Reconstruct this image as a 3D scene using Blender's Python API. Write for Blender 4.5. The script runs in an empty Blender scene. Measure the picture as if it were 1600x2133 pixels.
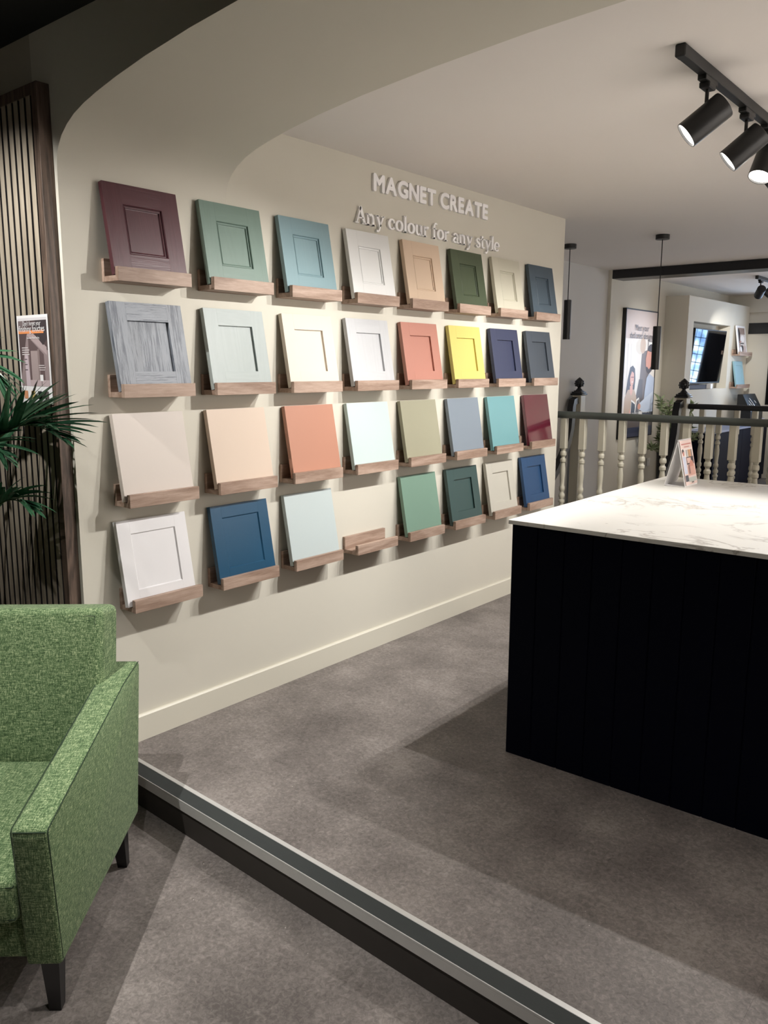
import bpy, bmesh, math, random
from mathutils import Vector, Matrix
random.seed(7)
scene = bpy.context.scene
COL = scene.collection

# ------------------------------------------------------------------ camera
F_PX = 1700.86
RC = ((0.7706724, 0.6372218, 0.0035152), (0.1136662, -0.1320388, -0.9847059), (-0.6270119, 0.7592853, -0.1741892))
CAM = Vector((2.57901, -1.60719, 1.40493))
cd = bpy.data.cameras.new('camera')
cam = bpy.data.objects.new('camera', cd)
COL.objects.link(cam)
cd.sensor_fit = 'HORIZONTAL'
cd.sensor_width = 36.0
cd.lens = 36.0 * F_PX / 1600.0
cd.clip_start = 0.05
m = Matrix.Identity(4)
for i in range(3):
    m[i][0] = RC[0][i]
    m[i][1] = -RC[1][i]
    m[i][2] = -RC[2][i]
    m[i][3] = CAM[i]
cam.matrix_world = m
scene.camera = cam

# ------------------------------------------------------------------ world, exposure
w = bpy.data.worlds.new('world')
scene.world = w
w.use_nodes = True
w.node_tree.nodes['Background'].inputs[0].default_value = (0.55, 0.68, 0.9, 1)
w.node_tree.nodes['Background'].inputs[1].default_value = 0.4
vs = scene.view_settings
vs.view_transform = 'Standard'
vs.look = 'None'
vs.exposure = 0.0
vs.gamma = 1.0
vs.use_curve_mapping = False
scene.cycles.max_bounces = 6
scene.cycles.diffuse_bounces = 4
scene.cycles.glossy_bounces = 2
scene.cycles.transmission_bounces = 2
scene.cycles.caustics_reflective = False
scene.cycles.caustics_refractive = False

WATT_WALL = 69.0     # display-wall spots
WATT_NEAR = 70.0     # spots above the armchair
WATT_FAR = 95.0      # far room spots
WATT_FILL = 400.0     # added spots bouncing fill light off the right wall
LAMP_COL = (1.0, 0.978, 0.945)

# ------------------------------------------------------------------ helpers
def lin(r, g, b, k=1.0):
    o = []
    for c in (r, g, b):
        c /= 255.0
        o.append(k * (c / 12.92 if c <= 0.04045 else ((c + 0.055) / 1.055) ** 2.4))
    return tuple(o)

class MB:
    """collects shapes into one bmesh"""
    def __init__(self):
        self.bm = bmesh.new()
        self.mi = 0
    def face(self, vs_):
        try:
            f = self.bm.faces.new(vs_)
            f.material_index = self.mi
            return f
        except ValueError:
            return None
    def box(self, x0, x1, y0, y1, z0, z1, bev=0.0, seg=1, M=None):
        co = [(x, y, z) for x in (x0, x1) for y in (y0, y1) for z in (z0, z1)]
        v = [self.bm.verts.new(c) for c in co]
        fs = []
        for q in ((0, 1, 3, 2), (4, 6, 7, 5), (0, 4, 5, 1), (2, 3, 7, 6), (0, 2, 6, 4), (1, 5, 7, 3)):
            fs.append(self.face([v[i] for i in q]))
        geo = v
        if bev > 0:
            es = list({e for f in fs for e in f.edges})
            r = bmesh.ops.bevel(self.bm, geom=es, offset=bev, segments=seg, affect='EDGES', profile=0.5)
            geo = list({vv for f in r['faces'] for vv in f.verts} | {vv for vv in v if vv.is_valid})
            for f in r['faces']:
                f.material_index = self.mi
        if M is not None:
            for vv in geo:
                vv.co = M @ vv.co
        return self
    def prism(self, pts, axis, a, b, bev=0.0, seg=2):
        """polygon pts (2d) extruded along axis from a to b; axis 0: pts=(y,z), 1: (x,z), 2: (x,y)"""
        def mk(p, t):
            if axis == 0: return (t, p[0], p[1])
            if axis == 1: return (p[0], t, p[1])
            return (p[0], p[1], t)
        A = [self.bm.verts.new(mk(p, a)) for p in pts]
        B = [self.bm.verts.new(mk(p, b)) for p in pts]
        n = len(pts)
        fs = [self.face(A[::-1]), self.face(B)]
        for i in range(n):
            fs.append(self.face([A[i], A[(i + 1) % n], B[(i + 1) % n], B[i]]))
        if bev > 0:
            es = list({e for f in fs if f for e in f.edges})
            r = bmesh.ops.bevel(self.bm, geom=es, offset=bev, segments=seg, affect='EDGES', profile=0.5)
            for f in r['faces']:
                f.material_index = self.mi
        return self
    def quad(self, a, b, c, d):
        self.face([self.bm.verts.new(p) for p in (a, b, c, d)])
        return self
    def poly(self, pts):
        self.face([self.bm.verts.new(p) for p in pts])
        return self
    def tube(self, pts, rad, seg=8, cap=True):
        pts = [Vector(p) for p in pts]
        if not isinstance(rad, (list, tuple)): rad = [rad] * len(pts)
        rings = []
        prev = None
        for i, p in enumerate(pts):
            t = (pts[min(i + 1, len(pts) - 1)] - pts[max(i - 1, 0)])
            if t.length < 1e-9: t = Vector((0, 0, 1))
            t.normalize()
            if prev is None:
                ref = Vector((0, 0, 1)) if abs(t.z) < 0.9 else Vector((1, 0, 0))
                n = t.cross(ref).normalized()
            else:
                n = (prev - t * prev.dot(t))
                if n.length < 1e-6: n = t.orthogonal()
                n.normalize()
            prev = n
            b = t.cross(n)
            rings.append([self.bm.verts.new(p + (n * math.cos(2 * math.pi * k / seg) + b * math.sin(2 * math.pi * k / seg)) * rad[i]) for k in range(seg)])
        for i in range(len(rings) - 1):
            for k in range(seg):
                self.face([rings[i][k], rings[i][(k + 1) % seg], rings[i + 1][(k + 1) % seg], rings[i + 1][k]])
        if cap:
            self.face(rings[0][::-1]); self.face(rings[-1])
        return self
    def cyl(self, a, b, r, seg=24, r2=None, cap=True):
        return self.tube([a, b], [r, r if r2 is None else r2], seg, cap)
    def lathe(self, prof, c=(0, 0), seg=16, square=False):
        """prof: list (r, z) from bottom to top"""
        rings = []
        for r, z in prof:
            rings.append([self.bm.verts.new((c[0] + r * math.cos(2 * math.pi * k / seg), c[1] + r * math.sin(2 * math.pi * k / seg), z)) for k in range(seg)])
        for i in range(len(rings) - 1):
            for k in range(seg):
                self.face([rings[i][k], rings[i][(k + 1) % seg], rings[i + 1][(k + 1) % seg], rings[i + 1][k]])
        self.face(rings[0][::-1]); self.face(rings[-1])
        return self
    def ribbon(self, pts, wid, z0, z1):
        """flat stroke in local xy with depth z0..z1"""
        P = [Vector(p) for p in pts]
        L, Rr = [], []
        for i, p in enumerate(P):
            t = P[min(i + 1, len(P) - 1)] - P[max(i - 1, 0)]
            t.normalize()
            n = Vector((-t.y, t.x))
            L.append(p + n * wid[i] / 2); Rr.append(p - n * wid[i] / 2)
        for i in range(len(P) - 1):
            q = [L[i], L[i + 1], Rr[i + 1], Rr[i]]
            lo = [self.bm.verts.new((v.x, v.y, z0)) for v in q]
            hi = [self.bm.verts.new((v.x, v.y, z1)) for v in q]
            self.face(hi[::-1]); self.face(lo)
            for k in range(4):
                self.face([lo[k], lo[(k + 1) % 4], hi[(k + 1) % 4], hi[k]][::-1])
        return self
    def mesh(self, name, mats, smooth=None, fix=True):
        if fix:
            bmesh.ops.recalc_face_normals(self.bm, faces=self.bm.faces[:])
        me = bpy.data.meshes.new(name)
        self.bm.to_mesh(me)
        self.bm.free()
        for mt in (mats if isinstance(mats, (list, tuple)) else [mats]):
            me.materials.append(mt)
        if smooth is not None:
            for p in me.polygons: p.use_smooth = True
            me.set_sharp_from_angle(angle=math.radians(smooth))
        return me

def add(name, me, parent=None, loc=None):
    o = bpy.data.objects.new(name, me)
    COL.objects.link(o)
    if parent is not None: o.parent = parent
    if loc is not None: o.location = loc
    return o
def tag(o, label, cat=None, group=None):
    o['label'] = label
    if cat: o['category'] = cat
    if group: o['group'] = group
    return o
def thing(name, label, cat, loc=(0, 0, 0), rotz=0.0, group=None):
    o = bpy.data.objects.new(name, None)
    o.empty_display_size = 0.05
    COL.objects.link(o)
    o.location = loc
    o.rotation_euler = (0, 0, rotz)
    o['kind'] = 'thing'
    return tag(o, label, cat, group)
def struct(name, me, parent=None):
    o = add(name, me, parent)
    if parent is None: o['kind'] = 'structure'
    return o
def copy_tree(o, parent=None):
    c = o.copy()
    COL.objects.link(c)
    c.parent = parent
    for ch in list(o.children): copy_tree(ch, c)
    return c

# ------------------------------------------------------------------ materials
def nt(name):
    mt = bpy.data.materials.new(name)
    mt.use_nodes = True
    t = mt.node_tree
    return mt, t, t.nodes['Principled BSDF']
def plain(name, col, rough=0.5, metal=0.0, spec=0.5, var=0.03, scale=6.0, bump=0.0, bscale=200.0, coat=0.0):
    mt, t, b = nt(name)
    N, L = t.nodes, t.links
    tc = N.new('ShaderNodeTexCoord')
    nz = N.new('ShaderNodeTexNoise'); nz.inputs['Scale'].default_value = scale; nz.inputs['Detail'].default_value = 3
    L.new(tc.outputs['Object'], nz.inputs['Vector'])
    mx = N.new('ShaderNodeMix'); mx.data_type = 'RGBA'
    mx.inputs[6].default_value = (*[c * (1 - var) for c in col], 1)
    mx.inputs[7].default_value = (*[min(1, c * (1 + var)) for c in col], 1)
    L.new(nz.outputs['Fac'], mx.inputs[0])
    L.new(mx.outputs[2], b.inputs['Base Color'])
    b.inputs['Roughness'].default_value = rough
    b.inputs['Metallic'].default_value = metal
    b.inputs['Specular IOR Level'].default_value = spec
    b.inputs['Coat Weight'].default_value = coat
    b.inputs['Coat Roughness'].default_value = 0.08
    if bump > 0:
        n2 = N.new('ShaderNodeTexNoise'); n2.inputs['Scale'].default_value = bscale; n2.inputs['Detail'].default_value = 2
        L.new(tc.outputs['Object'], n2.inputs['Vector'])
        bp = N.new('ShaderNodeBump'); bp.inputs['Strength'].default_value = bump; bp.inputs['Distance'].default_value = 0.002
        L.new(n2.outputs['Fac'], bp.inputs['Height']); L.new(bp.outputs['Normal'], b.inputs['Normal'])
    return mt
def emit(name, col, strength):
    mt, t, b = nt(name)
    b.inputs['Base Color'].default_value = (*[0.8 * c for c in col], 1)
    b.inputs['Emission Color'].default_value = (*col, 1)
    b.inputs['Emission Strength'].default_value = strength
    return mt
def wood(name, c1, c2, axis='Y', scale=1.0, rough=0.55, contrast=1.0, bump=0.15, ring=14.0, spec=0.4, rand=True):
    """grain running along the given object axis"""
    mt, t, b = nt(name)
    N, L = t.nodes, t.links
    tc = N.new('ShaderNodeTexCoord')
    mp = N.new('ShaderNodeMapping')
    s = {'X': (0.09, 1, 1), 'Y': (1, 0.09, 1), 'Z': (1, 1, 0.09)}[axis]
    mp.inputs['Scale'].default_value = [v * scale for v in s]
    if rand:
        oi = N.new('ShaderNodeObjectInfo')
        ml = N.new('ShaderNodeMath'); ml.operation = 'MULTIPLY'; ml.inputs[1].default_value = 7.0
        L.new(oi.outputs['Random'], ml.inputs[0])
        cb = N.new('ShaderNodeCombineXYZ')
        for k in range(3): L.new(ml.outputs[0], cb.inputs[k])
        L.new(cb.outputs[0], mp.inputs['Location'])
    L.new(tc.outputs['Object'], mp.inputs['Vector'])
    n1 = N.new('ShaderNodeTexNoise'); n1.inputs['Scale'].default_value = 9; n1.inputs['Detail'].default_value = 4; n1.inputs['Distortion'].default_value = 0.6
    n2 = N.new('ShaderNodeTexNoise'); n2.inputs['Scale'].default_value = 190; n2.inputs['Detail'].default_value = 4; n2.inputs['Roughness'].default_value = 0.7
    L.new(mp.outputs[0], n1.inputs['Vector']); L.new(mp.outputs[0], n2.inputs['Vector'])
    mr = N.new('ShaderNodeMath'); mr.operation = 'MULTIPLY'; mr.inputs[1].default_value = ring
    L.new(n1.outputs['Fac'], mr.inputs[0])
    sn = N.new('ShaderNodeMath'); sn.operation = 'SINE'
    mr2 = N.new('ShaderNodeMath'); mr2.operation = 'MULTIPLY'; mr2.inputs[1].default_value = 6.283
    L.new(mr.outputs[0], mr2.inputs[0]); L.new(mr2.outputs[0], sn.inputs[0])
    ad = N.new('ShaderNodeMath'); ad.operation = 'MULTIPLY_ADD'; ad.inputs[1].default_value = 0.22; 
    L.new(sn.outputs[0], ad.inputs[0]); L.new(n2.outputs['Fac'], ad.inputs[2])
    rp = N.new('ShaderNodeValToRGB')
    rp.color_ramp.elements[0].position = 0.5 - 0.28 / contrast; rp.color_ramp.elements[1].position = 0.5 + 0.28 / contrast
    rp.color_ramp.elements[0].color = (*c2, 1); rp.color_ramp.elements[1].color = (*c1, 1)
    L.new(ad.outputs[0], rp.inputs['Fac'])
    L.new(rp.outputs['Color'], b.inputs['Base Color'])
    b.inputs['Roughness'].default_value = rough
    b.inputs['Specular IOR Level'].default_value = spec
    if bump:
        bp = N.new('ShaderNodeBump'); bp.inputs['Strength'].default_value = bump; bp.inputs['Distance'].default_value = 0.0015
        L.new(ad.outputs[0], bp.inputs['Height']); L.new(bp.outputs['Normal'], b.inputs['Normal'])
    return mt

M = {}
M['wall'] = plain('wall_paint_stone', lin(208, 203, 190), 0.75, var=0.02, scale=2.5, bump=0.05, bscale=400, spec=0.25)
M['nib'] = plain('wall_paint_taupe', lin(180, 174, 160), 0.75, var=0.03, scale=2.5, bump=0.05, bscale=400, spec=0.25)
M['base'] = plain('skirting_paint', lin(212, 207, 192), 0.45, var=0.02, scale=3)
M['ceil'] = plain('ceiling_paint', lin(236, 230, 225), 0.85, var=0.015, scale=2, spec=0.2)
M['blackceil'] = plain('black_ceiling_paint', lin(22, 23, 23), 0.8, var=0.05, scale=3)
M['greywall'] = plain('stair_wall_paint', lin(196, 194, 190), 0.75, var=0.02, scale=2.5, spec=0.25)
M['black'] = plain('black_metal', lin(20, 20, 21), 0.45, var=0.05, spec=0.5)
M['blackwood'] = plain('black_gloss_paint', lin(24, 25, 28), 0.32, var=0.05, spec=0.5)
M['railgrey'] = plain('charcoal_handrail_paint', lin(62, 66, 62), 0.4, var=0.04, spec=0.5)
M['balu'] = plain('stone_gloss_paint', lin(184, 179, 162), 0.38, var=0.03, spec=0.5)
M['navy'] = plain('navy_lacquer', lin(7, 9, 22), 0.5, var=0.05, spec=0.06)
M['navyfar'] = plain('navy_cabinet', lin(14, 16, 30), 0.6, var=0.05, spec=0.1)
M['alu'] = plain('brushed_aluminium', (0.62, 0.61, 0.59), 0.42, metal=0.35, var=0.05, scale=30)
M['rubber'] = plain('black_rubber_insert', lin(44, 48, 47), 0.8, var=0.12, scale=25, bump=0.1, bscale=300)
M['riser'] = plain('dark_riser_vinyl', lin(52, 47, 43), 0.65, var=0.15, scale=18)
M['white'] = plain('white_acrylic', lin(250, 248, 248), 0.45, var=0.01)
M['paper'] = plain('white_card', lin(236, 234, 234), 0.35, var=0.01)
M['oakF'] = wood('oak_along', lin(178, 154, 138), lin(138, 113, 97), 'Y', 1.0, contrast=0.85, ring=5)
M['oakZ'] = wood('oak_end', lin(186, 164, 138), lin(140, 116, 92), 'X', 1.0, contrast=1.1)
M['slat'] = wood('slat_oak', lin(172, 161, 144), lin(138, 126, 110), 'Z', 1.0, contrast=0.8, ring=4)
M['slatside'] = plain('slat_black_core', lin(20, 16, 18), 0.8, var=0.1)
M['slatdark'] = wood('slat_frame_oak', lin(106, 88, 76), lin(66, 54, 46), 'Z', 1.0, contrast=1.0, ring=8)
M['felt'] = plain('black_felt_backing', lin(12, 11, 12), 0.95, var=0.1, scale=60, spec=0.1)
M['leg'] = plain('black_stained_leg', lin(16, 15, 16), 0.4, var=0.1)
M['lampglow'] = emit('lamp_glass', (1.0, 0.95, 0.87), 14.0)
M['lampglow'].cycles.emission_sampling = 'NONE'     # the lamp's own spot light does the lighting
M['chrome'] = plain('reflector', (0.85, 0.84, 0.82), 0.25, metal=1.0, var=0.02)
M['glass_dark'] = plain('screen_glass', lin(10, 10, 12), 0.04, spec=0.9, var=0.0)
M['pot'] = plain('black_planter', lin(18, 18, 19), 0.5, var=0.1)
M['soil'] = plain('soil', lin(40, 32, 26), 0.95, var=0.3, scale=60)
M['socket'] = plain('white_plastic', lin(225, 222, 215), 0.4, var=0.01)

def m_floor(name, c1, c2, c3):
    mt, t, b = nt(name)
    N, L = t.nodes, t.links
    g = N.new('ShaderNodeNewGeometry')
    big = N.new('ShaderNodeTexNoise'); big.inputs['Scale'].default_value = 2.6; big.inputs['Detail'].default_value = 5; big.inputs['Roughness'].default_value = 0.62
    fine = N.new('ShaderNodeTexNoise'); fine.inputs['Scale'].default_value = 75; fine.inputs['Detail'].default_value = 6; fine.inputs['Roughness'].default_value = 0.75; fine.inputs['Distortion'].default_value = 0.8
    vor = N.new('ShaderNodeTexVoronoi'); vor.inputs['Scale'].default_value = 34; vor.feature = 'F1'
    vor.inputs['Randomness'].default_value = 1.0
    for x in (big, fine, vor): L.new(g.outputs['Position'], x.inputs['Vector'])
    oi = N.new('ShaderNodeObjectInfo')
    a = N.new('ShaderNodeMath'); a.operation = 'MULTIPLY_ADD'; a.inputs[1].default_value = 1.1
    L.new(fine.outputs['Fac'], a.inputs[0])
    s = N.new('ShaderNodeMath'); s.operation = 'MULTIPLY_ADD'; s.inputs[1].default_value = 0.05; s.inputs[2].default_value = -0.57
    L.new(oi.outputs['Random'], s.inputs[0]); L.new(s.outputs[0], a.inputs[2])
    a2 = N.new('ShaderNodeMath'); a2.operation = 'ADD'
    L.new(a.outputs[0], a2.inputs[0]); L.new(big.outputs['Fac'], a2.inputs[1])
    rp = N.new('ShaderNodeValToRGB')
    e = rp.color_ramp.elements
    e[0].position = 0.25; e[0].color = (*c1, 1)
    e[1].position = 0.75; e[1].color = (*c3, 1)
    mid = rp.color_ramp.elements.new(0.5); mid.color = (*c2, 1)
    L.new(a2.outputs[0], rp.inputs['Fac'])
    lt = N.new('ShaderNodeMath'); lt.operation = 'LESS_THAN'; lt.inputs[1].default_value = 0.055
    L.new(vor.outputs['Distance'], lt.inputs[0])
    wn = N.new('ShaderNodeMath'); wn.operation = 'GREATER_THAN'; wn.inputs[1].default_value = 0.86
    sp = N.new('ShaderNodeSeparateColor'); L.new(vor.outputs['Color'], sp.inputs[0]); L.new(sp.outputs[0], wn.inputs[0])
    ml = N.new('ShaderNodeMath'); ml.operation = 'MULTIPLY'; L.new(lt.outputs[0], ml.inputs[0]); L.new(wn.outputs[0], ml.inputs[1])
    mx = N.new('ShaderNodeMix'); mx.data_type = 'RGBA'; mx.inputs[7].default_value = (0.55, 0.5, 0.46, 1)
    L.new(ml.outputs[0], mx.inputs[0]); L.new(rp.outputs['Color'], mx.inputs[6])
    L.new(mx.outputs[2], b.inputs['Base Color'])
    b.inputs['Roughness'].default_value = 0.52
    b.inputs['Specular IOR Level'].default_value = 0.35
    bp = N.new('ShaderNodeBump'); bp.inputs['Strength'].default_value = 0.12; bp.inputs['Distance'].default_value = 0.002
    L.new(fine.outputs['Fac'], bp.inputs['Height']); L.new(bp.outputs['Normal'], b.inputs['Normal'])
    return mt
M['floor'] = m_floor('vinyl_stone_floor', lin(88, 82, 79), lin(118, 111, 107), lin(148, 140, 135))

def m_fabric():
    mt, t, b = nt('green_tweed')
    N, L = t.nodes, t.links
    tc = N.new('ShaderNodeTexCoord')
    vals = []
    for sc in ((900, 110, 900), (110, 900, 900), (900, 900, 110)):
        mp = N.new('ShaderNodeMapping'); mp.inputs['Scale'].default_value = sc
        L.new(tc.outputs['Object'], mp.inputs['Vector'])
        n = N.new('ShaderNodeTexNoise'); n.inputs['Scale'].default_value = 0.42; n.inputs['Detail'].default_value = 2; n.inputs['Roughness'].default_value = 0.6
        L.new(mp.outputs[0], n.inputs['Vector'])
        vals.append(n.outputs['Fac'])
    a = N.new('ShaderNodeMath'); a.operation = 'ADD'; L.new(vals[0], a.inputs[0]); L.new(vals[1], a.inputs[1])
    a2 = N.new('ShaderNodeMath'); a2.operation = 'ADD'; L.new(a.outputs[0], a2.inputs[0]); L.new(vals[2], a2.inputs[1])
    d = N.new('ShaderNodeMath'); d.operation = 'DIVIDE'; d.inputs[1].default_value = 3; L.new(a2.outputs[0], d.inputs[0])
    rp = N.new('ShaderNodeValToRGB'); e = rp.color_ramp.elements
    e[0].position = 0.36; e[0].color = (*lin(40, 58, 36), 1)
    e[1].position = 0.66; e[1].color = (*lin(182, 194, 150), 1)
    md = e.new(0.5); md.color = (*lin(94, 117, 80), 1)
    L.new(d.outputs[0], rp.inputs['Fac'])
    L.new(rp.outputs['Color'], b.inputs['Base Color'])
    b.inputs['Roughness'].default_value = 0.95
    b.inputs['Specular IOR Level'].default_value = 0.1
    b.inputs['Sheen Weight'].default_value = 0.1
    bp = N.new('ShaderNodeBump'); bp.inputs['Strength'].default_value = 0.35; bp.inputs['Distance'].default_value = 0.002
    L.new(d.outputs[0], bp.inputs['Height']); L.new(bp.outputs['Normal'], b.inputs['Normal'])
    return mt
M['fabric'] = m_fabric()
M['seam'] = plain('seam_thread', lin(34, 52, 32), 0.9, var=0.1)

def m_marble():
    mt, t, b = nt('white_marble_top')
    N, L = t.nodes, t.links
    tc = N.new('ShaderNodeTexCoord')
    n1 = N.new('ShaderNodeTexNoise'); n1.inputs['Scale'].default_value = 2.1; n1.inputs['Detail'].default_value = 6; n1.inputs['Roughness'].default_value = 0.6; n1.inputs['Distortion'].default_value = 1.4
    L.new(tc.outputs['Object'], n1.inputs['Vector'])
    s = N.new('ShaderNodeMath'); s.operation = 'SUBTRACT'; s.inputs[1].default_value = 0.5; L.new(n1.outputs['Fac'], s.inputs[0])
    ab = N.new('ShaderNodeMath'); ab.operation = 'ABSOLUTE'; L.new(s.outputs[0], ab.inputs[0])
    rp = N.new('ShaderNodeValToRGB'); e = rp.color_ramp.elements
    e[0].position = 0.0; e[0].color = (*lin(186, 180, 172), 1)
    e[1].position = 0.018; e[1].color = (*lin(238, 236, 230), 1)
    L.new(ab.outputs[0], rp.inputs['Fac'])
    n2 = N.new('ShaderNodeTexNoise'); n2.inputs['Scale'].default_value = 3.0; n2.inputs['Detail'].default_value = 3
    L.new(tc.outputs['Object'], n2.inputs['Vector'])
    r2 = N.new('ShaderNodeValToRGB'); r2.color_ramp.elements[0].position = 0.42; r2.color_ramp.elements[1].position = 0.62
    L.new(n2.outputs['Fac'], r2.inputs['Fac'])
    mx = N.new('ShaderNodeMix'); mx.data_type = 'RGBA'; mx.inputs[6].default_value = (*lin(238, 236, 230), 1)
    L.new(r2.outputs['Color'], mx.inputs[0]); L.new(rp.outputs['Color'], mx.inputs[7])
    L.new(mx.outputs[2], b.inputs['Base Color'])
    b.inputs['Roughness'].default_value = 0.32
    return mt
M['marble'] = m_marble()

def m_leaf(name, c1, c2, rough=0.35):
    mt = plain(name, c1, rough, var=0.0)
    t = mt.node_tree; N, L = t.nodes, t.links
    b = N['Principled BSDF']
    oi = N.new('ShaderNodeObjectInfo')
    mx = N.new('ShaderNodeMix'); mx.data_type = 'RGBA'
    mx.inputs[6].default_value = (*c1, 1); mx.inputs[7].default_value = (*c2, 1)
    L.new(oi.outputs['Random'], mx.inputs[0]); L.new(mx.outputs[2], b.inputs['Base Color'])
    b.inputs['Transmission Weight'].default_value = 0.0
    return mt
M['palm'] = m_leaf('palm_leaf', lin(40, 82, 60), lin(64, 108, 76), 0.25)
M['stem'] = plain('palm_stem', lin(60, 80, 44), 0.5, var=0.1)
M['olive'] = m_leaf('olive_leaf', lin(112, 126, 88), lin(150, 160, 118), 0.45)
M['bark'] = plain('twig_bark', lin(86, 76, 60), 0.85, var=0.2)

# ------------------------------------------------------------------ lamps: one track spot (head + its own light)
def spot_lamp(label, group, pos, axis, watt, blend=0.55, angle=95, z_track=2.305, radius=0.009, side=(0, -1, 0)):
    """pos: pivot (centre of the head), axis: direction the head points in"""
    a = Vector(axis).normalized()
    p = Vector(pos)
    t = thing('track_spotlight', label, 'spotlight', (p.x, p.y, z_track), 0, group)
    o = Vector((p.x, p.y, z_track))
    q = p - o
    Rr, Ln = 0.043, 0.142
    # head: open tube with wall thickness
    b = MB()
    up = a.orthogonal().normalized(); vv = a.cross(up)
    def ring(c, r, n=32):
        return [b.bm.verts.new(c + (up * math.cos(2 * math.pi * k / n) + vv * math.sin(2 * math.pi * k / n)) * r) for k in range(n)]
    back, front = q - a * Ln * 0.5, q + a * Ln * 0.5
    rs = [ring(back, Rr - 0.006), ring(back + a * 0.002, Rr - 0.001), ring(back + a * 0.006, Rr), ring(front, Rr), ring(front, Rr - 0.0025), ring(front - a * 0.016, Rr - 0.004)]
    for i in range(len(rs) - 1):
        for k in range(32): b.face([rs[i][k], rs[i][(k + 1) % 32], rs[i + 1][(k + 1) % 32], rs[i + 1][k]])
    b.face(rs[0][::-1])
    add('lamp_head', b.mesh('lamp_head', M['black'], 40), t)
    b = MB()
    b.cyl(front - a * 0.009, front - a * 0.007, Rr - 0.0035, 32)
    add('lamp_lens', b.mesh('lamp_lens', M['lampglow'], 40), t)
    # stem and adapter
    s = Vector(side)
    b = MB()
    b.tube([Vector((0, 0, -0.012)), Vector((0, 0, -0.05)), q + Vector((0, 0, 0.028))], [0.006, 0.006, 0.006], 10)
    add('stem', b.mesh('stem', M['black'], 40), t)
    b = MB()
    b.box(-0.014, 0.014, -0.055, 0.055, -0.014, 0.004, 0.002)
    b.box(-0.017, 0.017, -0.03, 0.03, -0.03, -0.012, 0.003)
    add('track_adapter', b.mesh('track_adapter', M['black']), t)
    ld = bpy.data.lights.new('lamp_light', 'SPOT')
    ld.energy = watt; ld.color = LAMP_COL
    ld.spot_size = math.radians(angle); ld.spot_blend = blend
    ld.shadow_soft_size = radius
    lo = bpy.data.objects.new('lamp_light', ld)
    COL.objects.link(lo); lo.parent = t
    lo.location = front + a * 0.004
    lo.rotation_euler = a.to_track_quat('-Z', 'Y').to_euler()
    return t
def track(name_label, x0, x1, y0, y1, ztop, group=None):
    t = thing('lighting_track', name_label, 'lighting track', ((x0 + x1) / 2, (y0 + y1) / 2, ztop), 0, group)
    hx, hy = (x1 - x0) / 2, (y1 - y0) / 2
    b = MB()
    b.box(-hx, hx, -hy, hy, -0.034, 0.0, 0.002)
    add('rail', b.mesh('rail', M['black']), t)
    e = 0.012
    for sg in (-1, 1):
        b = MB()
        if hy > hx: b.box(-hx - 0.001, hx + 0.001, sg * hy - (e if sg < 0 else 0.02), sg * hy + (0.02 if sg < 0 else e), -0.0355, -0.0, 0.003)
        else: b.box(sg * hx - (e if sg < 0 else 0.02), sg * hx + (0.02 if sg < 0 else e), -hy - 0.001, hy + 0.001, -0.0355, -0.0, 0.003)
        add('end_cap', b.mesh('end_cap', M['black']), t)
    return t

# ------------------------------------------------------------------ the setting
H, HB, ZL = 2.34, 2.455, -0.12      # ceiling, black ceiling, lower floor
XR = 4.2                            # right-hand wall
YE = 9.72                           # far end wall
XW = -0.93                          # stair / poster wall
def bmesh_box(name, mat, *a, parent=None):
    return struct(name, MB().box(*a).mesh(name, mat), parent)
bmesh_box('wall_left', M['wall'], -0.12, 0.0, -0.14, 3.32, -0.22, 2.6)
# arch bulkhead and nib wall of the nearer room
PROF = [(0.0002, 1.99), (0.0015, 2.03), (0.006, 2.07), (0.018, 2.098), (0.04, 2.126), (0.075, 2.152), (0.12, 2.175), (0.18, 2.195), (0.25, 2.212), (0.35, 2.232), (0.5, 2.256), (0.7, 2.28), (0.98, 2.304), (1.31, 2.324), (1.6, 2.334), (2.1, 2.338)]
full = PROF + [(XR - x, z) for x, z in PROF[::-1][1:]]
b = MB()
lo0 = [b.bm.verts.new((x, -0.14, z)) for x, z in full]
lo1 = [b.bm.verts.new((x, 0.551, z)) for x, z in full]
hi0 = [b.bm.verts.new((x, -0.14, 2.6)) for x, z in full]
hi1 = [b.bm.verts.new((x, 0.551, 2.6)) for x, z in full]
for i in range(len(full) - 1):
    b.face([lo0[i], lo0[i + 1], lo1[i + 1], lo1[i]])
    b.face([lo0[i], lo0[i + 1], hi0[i + 1], hi0[i]])
    b.face([lo1[i], lo1[i + 1], hi1[i + 1], hi1[i]])
arch = struct('wall_arch', b.mesh('wall_arch', M['wall'], 40))
bmesh_box('wall_front', M['nib'], -1.7, -0.1202, -0.14, -0.02, ZL - 0.1, 2.6)
bmesh_box('wall_side', M['nib'], -1.8, -1.7, -4.2, -0.02, ZL - 0.1, 2.6)
bmesh_box('wall_back', M['nib'], -1.8, XR + 0.1, -4.3, -4.2, ZL - 0.1, 2.6)
bmesh_box('wall_right', M['ceil'], XR, XR + 0.1, -4.3, YE + 0.1, -1.7, 2.6)
bmesh_box('ceiling', M['ceil'], -1.1, XR, 0.5515, YE + 0.1, H, H + 0.1)
bmesh_box('ceiling_black', M['blackceil'], -1.8, XR, -4.3, -0.1405, HB, HB + 0.1)
# stair walls and far room
bmesh_box('wall_stair', M['greywall'], -1.1, -0.965, 3.2, 6.09, -1.7, H)
bmesh_box('wall_poster', M['wall'], -1.1, XW, 6.09, YE + 0.1, -0.3, H)
bmesh_box('wall_stairwell', M['greywall'], -0.97, -0.12, 3.2, 3.3, -1.7, H)
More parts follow.
